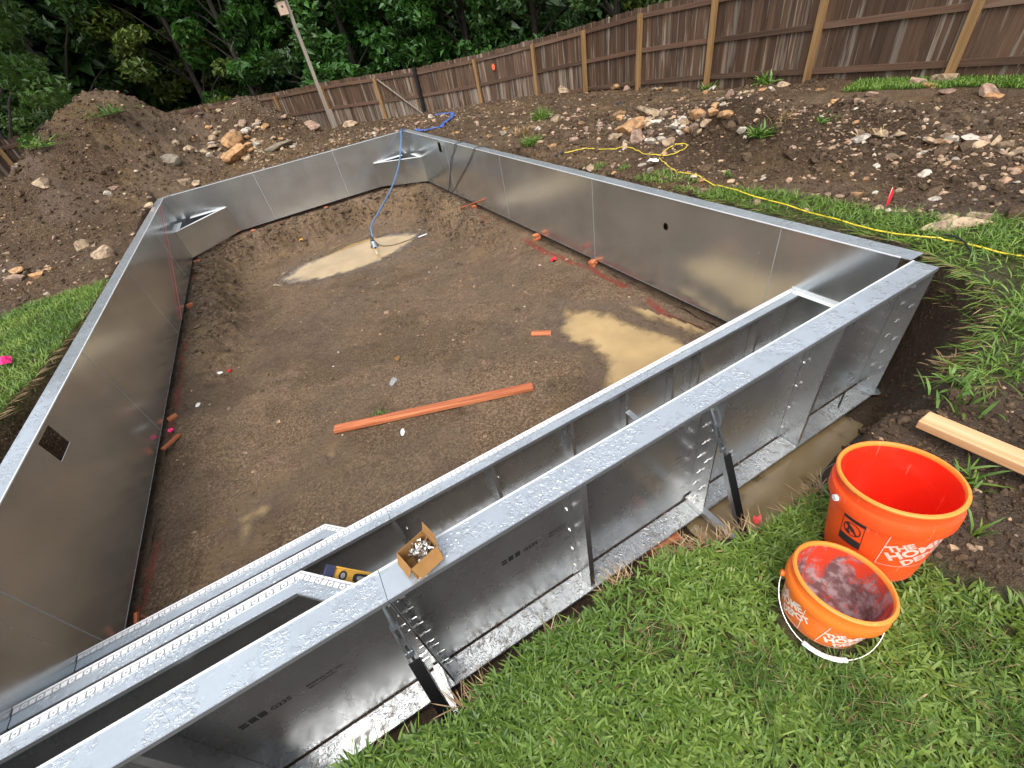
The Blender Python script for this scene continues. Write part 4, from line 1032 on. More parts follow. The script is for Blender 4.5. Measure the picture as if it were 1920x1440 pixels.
place('undergrowth', leaves_mesh('undergrowth', np.stack([ux, uy, uz], 1), .15, 'leaf1', hue=np.clip(rng.normal(.35, .2, len(ux)), 0, 1)), kind='stuff', label='low green undergrowth beyond the fence')

# ---- LOOSE SOIL, GRAVEL -------------------------------------------------
ICO_V = np.array([(0, 0, 1.0)] + [(.894 * math.cos(k * 1.2566), .894 * math.sin(k * 1.2566), .447) for k in range(5)] + [(.894 * math.cos(k * 1.2566 + .628), .894 * math.sin(k * 1.2566 + .628), -.447) for k in range(5)] + [(0, 0, -1.0)])
ICO_F = np.array([(0, 1 + k, 1 + (k + 1) % 5) for k in range(5)] + [(1 + k, 6 + k, 1 + (k + 1) % 5) for k in range(5)] + [(1 + (k + 1) % 5, 6 + k, 6 + (k + 1) % 5) for k in range(5)] + [(6 + k, 11, 6 + (k + 1) % 5) for k in range(5)])
def lumps(name, pos, size, mat, flat=(.5, .9), jit=.28, label=None, smooth=False):
    n = len(pos); V = ICO_V[None] * (1 + rng.uniform(-jit, jit, (n, 12, 1))) + rng.normal(0, jit * .35, (n, 12, 3))
    sc = np.stack([rng.uniform(.7, 1.35, n), rng.uniform(.6, 1.0, n), rng.uniform(*flat, n)], 1) * size[:, None]
    V = V * sc[:, None]
    a = rng.uniform(0, 6.283, n); b = rng.normal(0, .35, n); ca, sa, cb, sb = np.cos(a), np.sin(a), np.cos(b), np.sin(b)
    x, y, z = V[..., 0], V[..., 1], V[..., 2]
    y, z = y * cb[:, None] - z * sb[:, None], y * sb[:, None] + z * cb[:, None]
    x, y = x * ca[:, None] - y * sa[:, None], x * sa[:, None] + y * ca[:, None]
    V = np.stack([x, y, z], -1) + pos[:, None]
    F = ICO_F[None] + (np.arange(n) * 12)[:, None, None]
    o = place(name, np_mesh(name, V.reshape(-1, 3), F.reshape(-1, 3), mat, smooth, dict(rnd=np.repeat(rng.uniform(0, 1, n), 12))), kind='stuff', label=label)
    return o
CAMXY = np.array(CAM_LOC[:2])
def in_view(x, y, z, m=60):
    d = np.stack([x, y, z], 1) - np.array(CAM_LOC); q = d @ np.array(CAM_ROWS).T
    return (q[:, 2] > .3) & (np.abs(q[:, 0] / q[:, 2] * 800.8) < 960 + m) & (np.abs(q[:, 1] / q[:, 2] * 800.8) < 720 + m)
def yard_points(n, box, lawn_clear=.03, pit=True):
    x = rng.uniform(box[0], box[1], n); y = rng.uniform(box[2], box[3], n)
    ok = (lawn_f(x, y) > lawn_clear)
    ok &= ~((x > -W - FL - .03) & (x < FL + .03) & (y > -FL - .03) & (y < L + FL + .03))
    ok &= poly_sd(x, y, LIP) > (-.02 if not pit else -.25)
    x, y = x[ok], y[ok]; z = ground_z(x, y); k = in_view(x, y, z, 320); return np.stack([x, y, z], 1)[k]
P1 = yard_points(40000, (-10, 6.4, 4, 20)); P2 = yard_points(12000, (.2, 4.5, -.5, 6)); P3 = yard_points(16000, (-2.2, .9, -2.0, .3), pit=True)
m_ = np.clip(mound_z(P1[:, 0], P1[:, 1]) * 2, 0, 1); keep = rng.uniform(0, 1, len(P1)) < .45 + .55 * m_; P1 = P1[keep]
Pc = np.concatenate([P1, P2, P3]); dist = np.hypot(Pc[:, 0] - CAM_LOC[0], Pc[:, 1] - CAM_LOC[1])
sz = rng.lognormal(-4.40, .62, len(Pc)) * np.clip(.55 + dist * .075, .55, 1.5); 
lumps('soil_clods', Pc + np.array([0, 0, .002]), np.clip(sz * np.where((Pc[:, 0] < 1) & (Pc[:, 1] < .5), .62, 1), .003, .075), M['clod'], (.55, 1.0), .30, 'loose crumbs and clods of turned soil')
xf = rng.uniform(-W + .05, -.05, 30000); yf = .8 + (L - .9) * rng.uniform(0, 1, 30000); zf = floor_z(xf, yf); bk = 1 - sst(.2, 1.1, np.minimum(np.minimum(xf + W, -xf), L - yf)); kk = (rng.uniform(0, 1, len(xf)) < .30 + .7 * bk * sst(4, 7, yf))
pw = np.min([poly_sd(xf, yf, PUD[k][1]) for k in ('far', 'near', 'step', 'spot', 'edge')], 0); kk &= pw > .02
Pf = np.stack([xf, yf, zf], 1)[kk]; lumps('floor_clods', Pf, np.clip((1 + 1.3 * bk[kk] * sst(4.5, 7.5, Pf[:, 1])) * rng.lognormal(-5.06, .6, len(Pf)) * np.clip(.6 + Pf[:, 1] * .09, .6, 1.4), .002, .075), M['clod_f'], (.4, .8), .32, 'crumbs of wet soil on the pool floor')
# gravel: everywhere thin, dense in the rubble bands
G1 = yard_points(22000, (-10, 6.4, 4.2, 18)); k = rng.uniform(0, 1, len(G1)) < .12 + .55 * (1 - sst(.2, 1.5, np.hypot(G1[:, 0] - 1.6, (G1[:, 1] - 5.5) * .45))) + .5 * (1 - sst(.3, 2.0, np.hypot(G1[:, 0] + 3.3, G1[:, 1] - 14))) + .35 * (1 - sst(.5, 3.2, np.hypot((G1[:, 0] + 1) * .5, G1[:, 1] - 12.8))); G1 = G1[k]
G2 = yard_points(5200, (.2, 4.5, -.8, 4.5)); k = rng.uniform(0, 1, len(G2)) < .30 + .6 * (1 - sst(.1, .9, np.abs(G2[:, 0] - 2.2 - .1 * np.sin(G2[:, 1] * 3)))); G2 = G2[k]
G3 = yard_points(500, (-2.2, .9, -2.0, .3)); xg = rng.uniform(-W + .1, -.1, 900); yg = rng.uniform(.9, L - .3, 900); kg = np.min([poly_sd(xg, yg, PUD[k][1]) for k in ('far', 'near', 'step', 'spot', 'edge')], 0) > .03; G4 = np.stack([xg, yg, floor_z(xg, yg)], 1)[kg]
G = np.concatenate([G1, G2, G3, G4]); s_ = np.concatenate([rng.lognormal(-3.95, .5, len(G1)), rng.lognormal(-4.15, .5, len(G2)), rng.lognormal(-4.9, .4, len(G3)), rng.lognormal(-4.75, .5, len(G4))])
lumps('gravel', G + np.array([0, 0, .003]), np.clip(s_, .004, .055), M['gravel'], (.35, .75), .3, 'small broken limestone scattered through the soil')

# ---- ROCKS --------------------------------------------------------------
def rock_mesh(seed, mat, flat):
    r = np.random.default_rng(seed); bm = bmesh.new(); bmesh.ops.create_icosphere(bm, subdivisions=3, radius=1)
    sc = np.array([1, r.uniform(.62, .85), flat])
    pl = [(q / np.linalg.norm(q), r.uniform(.40, .74)) for q in r.normal(0, 1, (10, 3))]
    for v in bm.verts:
        p = np.array(v.co)
        for q, d in pl:
            e = p @ q - d
            if e > 0: p = p - q * e
        p = p * (1 + .02 * math.sin(p[0] * 7 + seed) * math.sin(p[1] * 6 + seed * 2)); v.co = p * sc / .72 * .5
    bmesh.ops.dissolve_limit(bm, angle_limit=R(7), verts=bm.verts[:], edges=bm.edges[:]); bmesh.ops.triangulate(bm, faces=bm.faces[:])
    me = bpy.data.meshes.new('rock'); bm.to_mesh(me); bm.free(); me.materials.append(M[mat]); return me
RM = {c: [rock_mesh(100 + i * 7 + ord(c), 'rock_' + c, f) for i, f in enumerate((.35, .45, .55, .65, .5))] for c in 'towpg'}
CN = {'t': 'tan', 'o': 'rust orange', 'w': 'pale', 'p': 'pinkish brown', 'g': 'grey'}
def put_rock(x, y, s, c, label, group=None, z=None, flat=1, yaw=None, mi=None, tilt=.22):
    me = RM[c][random.randrange(5) if mi is None else mi]
    o = bpy.data.objects.new('rock', me); COL.objects.link(o)
    zz = (gz(x, y) if z is None else z); o.location = (x, y, zz + s * .10 * flat)
    o.rotation_euler = (random.uniform(-tilt, tilt), random.uniform(-tilt, tilt), random.uniform(0, 6.28) if yaw is None else yaw)
    o.scale = (s, s * random.uniform(.85, 1.1), s * flat * random.uniform(.85, 1.15)); tag(o, label, 'rock', group); return o
def zone(x, y):
    if x < -1.9 and y > 12.5: return 'on the rubble heap in front of the far fence', 'stones of the far rubble heap'
    if x < -5: return 'on the bare dirt left of the pool', 'stones on the dirt left of the pool'
    if y > 11: return 'on the stony strip behind the far end wall', 'stones behind the far end wall'
    if x > 4.6: return 'along the foot of the right fence', 'stones along the foot of the fence'
    if y > 2.9: return 'in the rubble bank behind the right wall', 'stones of the right rubble bank'
    return 'in the stone row across the right dirt', 'stones of the right stone row'
ROCKS = [
    (-3.82, 13.7, 0.578, 'o', 'large rusty orange boulder on the left rubble heap'),
    (-3.92, 13.28, 0.633, 'o', 'second rusty orange boulder lying below the largest one on the rubble heap'),
    (-2.95, 13.48, 0.799, 'g', 'long dark grey slab on the left rubble heap'),
    (-5.26, 12.6, 0.365, 'g', 'dark grey angular rock alone on the big dirt mound'),
    (-4.84, 13.34, 0.31, 't', 'low tan rock at the saddle of the dirt mound'),
    (-4.61, 13.51, 0.292, 't', 'round tan rock at the saddle beside the low tan rock'),
    (-4.35, 13.78, 0.323, 't', 'flat pale slab on the crest in front of the fence'),
    (-3.45, 14.1, 0.262, 'w', 'upright pale stone on the crest of the rubble heap'),
    (-3.66, 14.04, 0.285, 't', 'tan stone leaning by the upright pale stone'),
    (-3.59, 13.47, 0.22, 'o', ''),
    (-3.78, 13.28, 0.255, 't', ''),
    (-3.32, 13.89, 0.211, 't', ''),
    (-3.54, 13.67, 0.208, 'o', ''),
    (-3.36, 13.64, 0.158, 'w', ''),
    (-3.18, 13.8, 0.185, 'o', ''),
    (-4.23, 13.2, 0.174, 't', ''),
    (-3.1, 14.27, 0.212, 'w', 'pale shard on top of the rubble heap'),
    (-1.73, 14.74, 0.53, 'p', 'pinkish slab near the birdhouse pole'),
    (-0.62, 20.09, 0.481, 'p', 'pink stone between the slab and the birdhouse pole'),
    (-0.26, 16.84, 0.555, 't', 'tan stone right of the birdhouse pole'),
    (-5.1, 11.55, 0.287, 't', 'mossy tan stone on the dirt left of the far wall'),
    (-4.87, 11.43, 0.199, 't', ''),
    (-5.79, 10.42, 0.18, 't', ''),
    (-6.43, 11.24, 0.202, 'w', ''),
    (-7.38, 11.46, 0.331, 't', 'tan stone low on the left dirt mound'),
    (-6.58, 8.61, 0.348, 't', 'tan stone half buried in the wheel ruts left of the pool'),
    (-7.18, 7.44, 0.258, 'p', 'pinkish stone at the left edge of the picture by the lawn'),
    (-7.42, 7.97, 0.195, 't', 'tan stone beside the pinkish stone by the left lawn'),
    (-7.45, 8.26, 0.186, 'o', ''),
    (-6.12, 7.59, 0.305, 't', ''),
    (1.46, 4.42, 0.456, 'o', 'large orange boulder in the middle of the right rubble'),
    (2.17, 4.7, 0.452, 't', 'long tan slab behind the orange boulder'),
    (2.08, 5.42, 0.269, 'o', 'flat orange rock left of the long tan slab'),
    (1.61, 5.32, 0.211, 'p', 'pinkish rock at the left end of the rubble'),
    (1.6, 4.18, 0.173, 'p', 'round pink rock right of the orange boulder'),
    (1.1, 4.36, 0.216, 't', ''),
    (1.29, 4.13, 0.24, 'p', ''),
    (0.96, 3.95, 0.164, 't', ''),
    (0.78, 4.9, 0.151, 'p', 'pointed pinkish rock above the end of the yellow cord'),
    (1.35, 5.89, 0.136, 'p', ''),
    (1.39, 6.23, 0.176, 't', ''),
    (0.72, 7.07, 0.168, 'g', 'oval olive grey stone behind the far end of the right wall'),
    (0.94, 6.86, 0.111, 'p', ''),
    (0.9, 6.12, 0.103, 'w', ''),
    (0.26, 3.81, 0.118, 'p', 'square pink stone just behind the right wall flange'),
    (0.27, 3.36, 0.086, 'o', 'small rust stone behind the right wall flange'),
    (0.51, 5.08, 0.137, 'o', ''),
    (0.5, 2.96, 0.106, 'w', ''),
    (0.63, 3.25, 0.124, 'w', 'white shard beside a dark scrap behind the right wall'),
    (1.29, 3.5, 0.197, 't', 'tan block in the rubble beside the yellow cord loop'),
    (1.27, 3.76, 0.163, 'w', ''),
    (1.41, 3.76, 0.177, 'w', ''),
    (1.74, 3.65, 0.175, 't', ''),
    (1.91, 3.93, 0.154, 'w', ''),
    (1.78, 3.49, 0.223, 'o', ''),
    (1.59, 3.16, 0.137, 't', ''),
    (1.56, 3.38, 0.155, 'o', ''),
    (1.56, 3.56, 0.133, 'w', ''),
    (1.72, 3.78, 0.151, 'w', ''),
    (1.52, 3.2, 0.126, 't', ''),
    (1.67, 3.16, 0.149, 'o', ''),
    (1.57, 2.88, 0.178, 'o', 'long orange slab at the right end of the rubble by the weed'),
    (1.41, 2.52, 0.124, 'w', 'whitish stone on the dark soil mound under the weed'),
    (6.18, 11.48, 0.392, 't', 'tan stone at the foot of the fence behind the rubble'),
    (5.73, 12.16, 0.589, 't', 'broad tan boulder at the foot of the fence'),
    (5.21, 14.69, 0.315, 't', ''),
    (5.49, 13.87, 0.371, 't', ''),
    (5.93, 10.01, 0.467, 'o', ''),
    (6.16, 8.64, 0.253, 'o', ''),
    (6.48, 6.89, 0.204, 't', ''),
    (6.48, 6.51, 0.418, 't', 'tan boulder pile stone at the fence beside the grass tuft'),
    (6.7, 6.94, 0.274, 'p', ''),
    (6.05, 5.82, 0.143, 't', ''),
    (5.89, 5.18, 0.251, 't', 'low tan stone in the grass below the fence'),
    (5.9, 2.61, 0.298, 't', 'large tan boulder on the grass strip below the fence'),
    (5.71, 2.88, 0.229, 'p', ''),
    (4.96, 3.06, 0.135, 'p', ''),
    (5.21, 1.81, 0.288, 'p', 'flat brown slab on the grass strip near the right edge'),
    (4.94, 1.64, 0.215, 'o', 'orange boulder beside the flat brown slab'),
    (5.29, 2.25, 0.208, 'p', ''),
    (1.98, 1.56, 0.154, 'w', 'pale broken slab at the left end of the stone row'),
    (2.14, 1.43, 0.171, 't', 'tan slab heading the stone row across the right dirt'),
    (2.13, 1.28, 0.108, 't', ''),
    (2.17, 1.03, 0.143, 't', ''),
    (2.37, 1.0, 0.125, 't', ''),
    (2.3, 0.9, 0.122, 'w', ''),
    (2.43, 0.81, 0.187, 'w', 'large pale stone in the stone row'),
    (2.36, 0.7, 0.138, 't', ''),
    (2.48, 0.64, 0.119, 't', ''),
    (2.44, 0.55, 0.117, 't', ''),
    (2.29, 0.41, 0.13, 't', ''),
    (1.9, 0.23, 0.098, 'o', 'orange stone at the right edge of the picture'),
    (1.79, 1.14, 0.115, 't', 'pale tan stone alone on the loose dirt'),
    (1.23, 1.02, 0.063, 'o', ''),
    (0.96, 0.93, 0.105, 'o', 'flat orange stone near the red flag'),
    (0.89, 0.7, 0.083, 't', 'pale stone at the grass edge by the red flag'),
    (1.58, 1.13, 0.076, 'w', ''),
    (1.6, 0.75, 0.08, 'w', ''),
    (2.0, 0.72, 0.072, 'w', ''),
    (1.97, 0.66, 0.062, 't', ''),
    (1.29, 0.49, 0.066, 'w', ''),
    (0.41, 1.47, 0.121, 'p', 'pinkish stone under the yellow cord in the right lawn'),
    (0.54, 2.23, 0.096, 'o', 'brown stone beside the yellow cord'),
    (0.55, 2.36, 0.087, 'w', ''),
    (0.37, 2.07, 0.072, 't', ''),
    (0.76, 0.09, 0.505, 'g', 'long grey stone slab at the edge of the right lawn'),
    (0.87, 0.26, 0.212, 't', 'tan slab on top of the long grey slab'),
    (0.98, 0.12, 0.223, 'p', 'rust brown slab beside the tan slab'),
    (0.46, 1.03, 0.06, 't', ''),
    (0.82, 1.74, 0.07, 'w', ''),
    (-1.9, -1.14, 0.028, 't', 'small pale stone in the dark soil behind the large bucket'),
]

for i, (x, y, s, c, lab) in enumerate(ROCKS):
    if 'long grey stone slab' in lab:
        put_rock(.735, .055, .30, 't', lab, z=gz(.735, .055) + .0, flat=.5, yaw=R(-35), mi=2, tilt=.03).scale = (.42, .13, .17); continue
    if 'tan slab on top of the long' in lab: put_rock(.78, .17, .16, 't', lab, z=gz(.78, .17) + .01, flat=.7, yaw=R(-60), mi=0, tilt=.1); continue
    if 'rust brown slab beside' in lab: put_rock(.92, .06, .18, 'p', lab, z=gz(.92, .06) + .01, flat=.6, yaw=R(-70), mi=1, tilt=.1); continue
    if 'slab on the left rubble' in lab: put_rock(x, y, s, c, lab, flat=.6, mi=0, yaw=R(15)).scale = (s * 1.1, s * .5, s * .55); continue
    if lab: put_rock(x, y, s * 1.06, c, lab, flat=1.0 if 'slab' not in lab else .7)
    else:
        zt, gr = zone(x, y); put_rock(x, y, s * 1.05, c, 'small %s stone %s' % (CN[c], zt), gr)
# smaller stones between the named ones

bands = [(52, lambda: (random.gauss(1.75, .35), random.uniform(2.9, 5.6)), (.06, .17)), (24, lambda: (random.gauss(2.15, .25), random.uniform(-.6, 2.3)), (.04, .10)),
         (62, lambda: (random.gauss(-3.55, .7), random.gauss(13.75, .5)), (.08, .24)), (26, lambda: (random.uniform(-1.9, 1.6), random.gauss(12.6, .7)), (.08, .2)),
         (16, lambda: (random.uniform(5.2, 5.8), random.uniform(2, 11)), (.10, .22)), (12, lambda: (random.uniform(-8.5, -6.2), random.uniform(6.8, 12.5)), (.07, .18)), (16, lambda: (random.uniform(.5, 3.6), random.uniform(5.6, 10.5)), (.06, .15))]
for n, fn, (s0, s1) in bands:
    for k in range(n):
        x, y = fn()
        if poly_sd(np.array([x]), np.array([y]), LIP)[0] < .06: continue
        c = random.choice('ttttooowwpp'); zt, gr = zone(x, y); put_rock(x, y, random.uniform(s0, s1), c, 'small %s stone %s' % (CN[c], zt), gr)

ANCH = [(o, n) for k, n in (('large rusty orange boulder', 'the largest orange boulder of the far heap'), ('second rusty', 'the lower orange boulder of the far heap'), ('long dark grey slab', 'the dark grey slab of the far heap'), ('dark grey angular', 'the grey angular rock on the mound'), ('low tan rock at the saddle', 'the low tan rock at the saddle'),
    ('upright pale stone', 'the upright pale stone on the crest'), ('pinkish slab near', 'the pinkish slab by the birdhouse pole'), ('tan stone right of the birdhouse', 'the tan stone right of the birdhouse'), ('tan stone half buried', 'the half buried tan stone in the ruts'), ('pinkish stone at the left edge', 'the pinkish stone by the left lawn'), ('tan stone low on', 'the tan stone low on the mound'), ('mossy tan', 'the mossy stone behind the far wall'),
    ('large orange boulder in the middle', 'the big orange boulder in the rubble'), ('long tan slab behind', 'the long tan slab in the rubble'), ('flat orange rock left', 'the flat orange rock in the rubble'), ('pinkish rock at the left end', 'the pinkish rock ending the rubble'), ('round pink rock', 'the round pink rock in the rubble'), ('pointed pinkish rock', 'the pointed rock by the cord end'), ('oval olive', 'the oval olive stone'), ('square pink stone', 'the square pink stone behind the wall'),
    ('tan block in the rubble', 'the tan block by the cord loop'), ('long orange slab at the right', 'the orange slab by the weed'), ('whitish stone on', 'the whitish stone on the soil mound'), ('tan stone at the foot', 'the tan stone at the fence foot'), ('broad tan boulder', 'the broad tan boulder at the fence'), ('tan boulder pile', 'the tan boulder beside the grass tuft'), ('large tan boulder on the grass', 'the tan boulder on the grass strip'), ('flat brown slab', 'the brown slab on the grass strip'),
    ('pale broken slab', 'the pale broken slab of the row'), ('tan slab heading', 'the tan slab heading the row'), ('large pale stone in the stone row', 'the largest pale stone of the row'), ('orange stone at the right', 'the orange stone at the right edge'), ('pale tan stone alone', 'the lone pale tan stone'), ('flat orange stone near', 'the flat orange stone by the red flag'), ('pale stone at the grass', 'the pale stone by the red flag'), ('pinkish stone under', 'the pinkish stone under the cord'), ('brown stone beside', 'the brown stone beside the cord'))
    for o in bpy.data.objects if o.get('category') == 'rock' and o['label'].startswith(k)]
_cr, _cf = np.array(CAM_ROWS[0])[:2], np.array(CAM_ROWS[2])[:2]; _cr, _cf = _cr / np.linalg.norm(_cr), _cf / np.linalg.norm(_cf)
_used = {}
for o in [q for q in bpy.data.objects if q.get('category') == 'rock' and q.get('group')]:
    cand = sorted(ANCH, key=lambda a: (a[0].location - o.location).length)[:4]
    col_ = o['label'].split(' ')[1] if not o['label'].startswith('small rust') else 'rust orange'
    if o['label'].startswith('small pinkish'): col_ = 'pinkish'
    sz_ = 'tiny' if o.scale.x < .085 else 'small' if o.scale.x < .15 else 'mid sized'
    done = False
    for far in ('just', 'well'):
        for a, nm in cand:
            d = np.array((o.location - a.location)[:2]); u, v = d @ _cr, d @ _cf; r_ = np.linalg.norm(d)
            if (far == 'just') != (r_ < .7 + .05 * np.hypot(*(np.array(o.location[:2]) - CAMXY))): continue
            dr = ('right of' if u > 0 else 'left of') if abs(u) > abs(v) else ('behind' if v > 0 else 'in front of')
            lb_ = '%s %s stone %s %s %s' % (sz_, col_, far, dr, nm)
            if lb_ not in _used: _used[lb_] = 1; o['label'] = lb_; done = True; break
        if done: break

# ---- GRASS --------------------------------------------------------------
def blades(name, P, length, width, mat, lean=(.3, 1.1), curl=.6, label='grass', rnd=None, zoff=0, kind='stuff', parent=None, yaw=None):
    n = len(P); a = rng.uniform(0, 6.283, n) if yaw is None else yaw
    th = rng.uniform(*lean, n)                     # angle from vertical at the root
    Ls = length * rng.uniform(.55, 1.25, n); ws = width * rng.uniform(.7, 1.3, n)
    dx, dy = np.cos(a), np.sin(a); px, py = -dy, dx; cur = curl * rng.uniform(.4, 1.5, n)
    q = P.copy(); rows = []; ts = (0, .33, .7, 1.0); prev = 0; ro = rng.uniform(-.6, .6, n)
    for t, wf in zip(ts, (.55, 1.0, .82, 0)):
        ang = th + cur * t; st = (t - prev) * Ls; prev = t
        q = q + np.stack([np.sin(ang) * dx * st, np.sin(ang) * dy * st, np.cos(ang) * st], 1)
        q[:, 2] = np.maximum(q[:, 2], P[:, 2] + .006)
        w = ws * wf * .5; side = np.stack([px * np.cos(ro), py * np.cos(ro), np.sin(ro)], 1)
        if wf: rows += [q - side * w[:, None], q + side * w[:, None]]
        else: rows.append(q.copy())
    V = np.stack(rows, 1); b = (np.arange(n) * 7)[:, None]
    F4 = np.concatenate([b + np.array([0, 1, 3, 2]), b + np.array([2, 3, 5, 4])]); F3 = b + np.array([4, 5, 6])
    r = np.clip(rng.normal(.5, .22, n), 0, 1) if rnd is None else rnd
    me = np_mesh(name, V.reshape(-1, 3), [F4, F3], mat, True, dict(rnd=np.repeat(r, 7)))
    return place(name, me, parent=parent, kind=kind, label=label)
def lawn_points(poly, n, edge=.0, box=None, view=True):
    p = np.array(poly); x0, y0 = p.min(0); x1, y1 = p.max(0)
    if box: x0, x1, y0, y1 = max(x0, box[0]), min(x1, box[1]), max(y0, box[2]), min(y1, box[3])
    x = rng.uniform(x0, x1, n); y = rng.uniform(y0, y1, n); d = poly_sd(x, y, poly) + fbm(x, y, .12, 2, 111) * .05
    k = d < edge; x, y = x[k], y[k]; z = ground_z(x, y); k = z > .85; x, y, z = x[k], y[k], z[k]
    if view: k = in_view(x, y, z, 140); x, y, z = x[k], y[k], z[k]
    return np.stack([x, y, z], 1)
def clear_of(P, cs): 
    for (x, y, r) in cs: P = P[np.hypot(P[:, 0] - x, P[:, 1] - y) > r]
    return P
BK = [(-2.135, -.957, .145), (-2.47, -1.0, .146)]
P = clear_of(lawn_points(LAWN_NEAR, 165000, .0, (-5.4, -1.0, -2.6, -.4)), BK)
# patchy cover, thinner where the thatch shows
thin = fbm(P[:, 0], P[:, 1], .35, 3, 121); P = P[rng.uniform(0, 1, len(P)) < .76 + thin * .6]
FINE = [(-2.78, -1.02, .10), (-2.62, -1.22, .12), (-2.95, -1.28, .09), (-2.35, -1.45, .10), (-3.35, -.98, .08), (-2.95, -.78, .07), (-2.2, -1.28, .08)]       # patches where a finer darker grass grows
fd_ = np.min([np.hypot(P[:, 0] - a, P[:, 1] - b) / r for a, b, r in FINE], 0) + fbm(P[:, 0], P[:, 1], .1, 2, 127) * .5
P_all = P.copy(); P = P[rng.uniform(0, 1, len(P)) < .12 + sst(.6, 1.25, fd_) * .9]
hue = np.clip(.5 + fbm(P[:, 0], P[:, 1], .45, 2, 123) * .5 + rng.normal(0, .17, len(P)), 0, 1)
blades('lawn_grass', P, .044, .0074, M['grass'], (.35, 1.3), .7, 'broad bladed green crabgrass covering the near lawn', hue)
Pf_ = P_all[fd_ < 1.0]; blades('fine_grass', Pf_, .075, .0024, M['grass2'], (.2, 1.35), .7, 'patches of fine dark grass in the near lawn', np.clip(rng.normal(.22, .12, len(Pf_)), 0, 1)); Ps_ = Pf_[rng.uniform(0, 1, len(Pf_)) < .25]; blades('dead_grass', Ps_, .06, .002, M['dry'], (.6, 1.5), .5, 'straw in the fine grass patches')
Pt = P[rng.uniform(0, 1, len(P)) < .16]; blades('lawn_grass', Pt + rng.normal(0, .01, Pt.shape) * [1, 1, 0], .07, .003, M['grass2'], (.2, 1.2), .8, 'thin bladed grass mixed through the near lawn')
Pd = P[(rng.uniform(0, 1, len(P)) < .018)]; blades('dead_grass', Pd, .042, .004, M['dry'], (.5, 1.5), .3, 'dead straw coloured blades in the near lawn')
def edge_points(poly, n, w=.05, box=(-6, 1.2, -1.2, .3), side=0):
    x = rng.uniform(box[0], box[1], n); y = rng.uniform(box[2], box[3], n); d = poly_sd(x, y, poly)
    k = np.abs(d - side) < w; x, y = x[k], y[k]; z = ground_z(x, y); k = z > .80; return np.stack([x, y, z], 1)[k]
E1 = clear_of(edge_points(LAWN_NEAR, 16000, .04, (-5, -2.0, -.8, -.4), .02), BK)
def away(P, cx, cy): return np.arctan2(P[:, 1] - cy, P[:, 0] - cx)
E1 = E1[rng.uniform(0, 1, len(E1)) < np.clip(.18 + fbm(E1[:, 0], E1[:, 1], .18, 2, 131), 0, 1)]
blades('dead_grass', E1, .085, .0032, M['dry'], (.7, 1.7), .5, 'dry brown roots and straw along the cut edge of the near lawn', yaw=rng.normal(1.57, .8, len(E1)))
P = lawn_points(LAWN_LEFT, 62000, .0, (-9.5, -5.7, .8, 6.4)); hue = np.clip(.5 + fbm(P[:, 0], P[:, 1], .6, 2, 133) * .5 + rng.normal(0, .2, len(P)), 0, 1)
blades('lawn_grass', P, .075, .0065, M['grass2'], (.15, .9), .8, 'green lawn strip left of the pool', hue)
E2 = edge_points(LAWN_LEFT, 9000, .07, (-6.7, -5.75, 1.8, 6.3), .02); E2 = E2[rng.uniform(0, 1, len(E2)) < .6]
blades('dead_grass', E2, .13, .004, M['dry'], (.9, 2.0), .5, 'dry grass hanging over the cut edge left of the pool', yaw=rng.normal(0, .5, len(E2)))
P = lawn_points(LAWN_RIGHT, 52000, .0); hue = np.clip(.55 + fbm(P[:, 0], P[:, 1], .3, 2, 135) * .5 + rng.normal(0, .2, len(P)), 0, 1)
P = P[rng.uniform(0, 1, len(P)) < .66 + fbm(P[:, 0], P[:, 1], .3, 2, 136) * 1.0]; 
blades('lawn_grass', P, .078, .0062, M['grass2'], (.15, 1.1), .9, 'lush grass beside the near right corner of the pool')
E3 = edge_points(LAWN_RIGHT, 14000, .06, (-1.1, .45, -.85, 2.1), .02); k = rng.uniform(0, 1, len(E3)) < .55; E3 = E3[k]
blades('hanging_grass', E3, .13, .0055, M['grass2'], (.8, 1.9), .7, 'green blades hanging over the cut bank at the right corner', yaw=away(E3, .6, -.9) + math.pi * 0 + rng.normal(0, .6, len(E3)))
E4 = E3[rng.uniform(0, 1, len(E3)) < .5]; blades('dead_grass', E4, .11, .004, M['dry'], (1.0, 2.1), .5, 'dry grass roots under the right bank edge', yaw=away(E4, .6, -.9) + rng.normal(0, .5, len(E4)))
P = lawn_points(LAWN_FENCE, 26000); blades('lawn_grass', P, .075, .011, M['grass2'], (.1, .8), .7, 'bright grass strip along the foot of the fence')
# the lawns go on past the frame, thinner
for poly_, n_, bx_ in ((LAWN_NEAR, 90000, (-7.5, -.9, -3.6, -.4)), (LAWN_LEFT, 36000, None), (LAWN_RIGHT, 16000, None), (LAWN_FENCE, 5000, None)):
    Po = lawn_points(poly_, n_, .0, bx_, view=False); Po = Po[~in_view(Po[:, 0], Po[:, 1], Po[:, 2], 140)]
    dcam = np.hypot(Po[:, 0] - CAM_LOC[0], Po[:, 1] - CAM_LOC[1]); Po = Po[dcam > .25]
    blades('lawn_grass', Po, .06, .0105, M['grass'], (.3, 1.2), .7, 'green lawn grass continuing past the edge of the picture')
# sparse sprouts on the right wall strip
P = yard_points(2600, (.2, .55, 1.8, 4.2), .0); P = P[fbm(P[:, 0], P[:, 1], .3, 2, 141) > .12]; blades('sprouts', P, .06, .008, M['grass'], (.2, 1.1), .7, 'green sprouts behind the right wall flange')

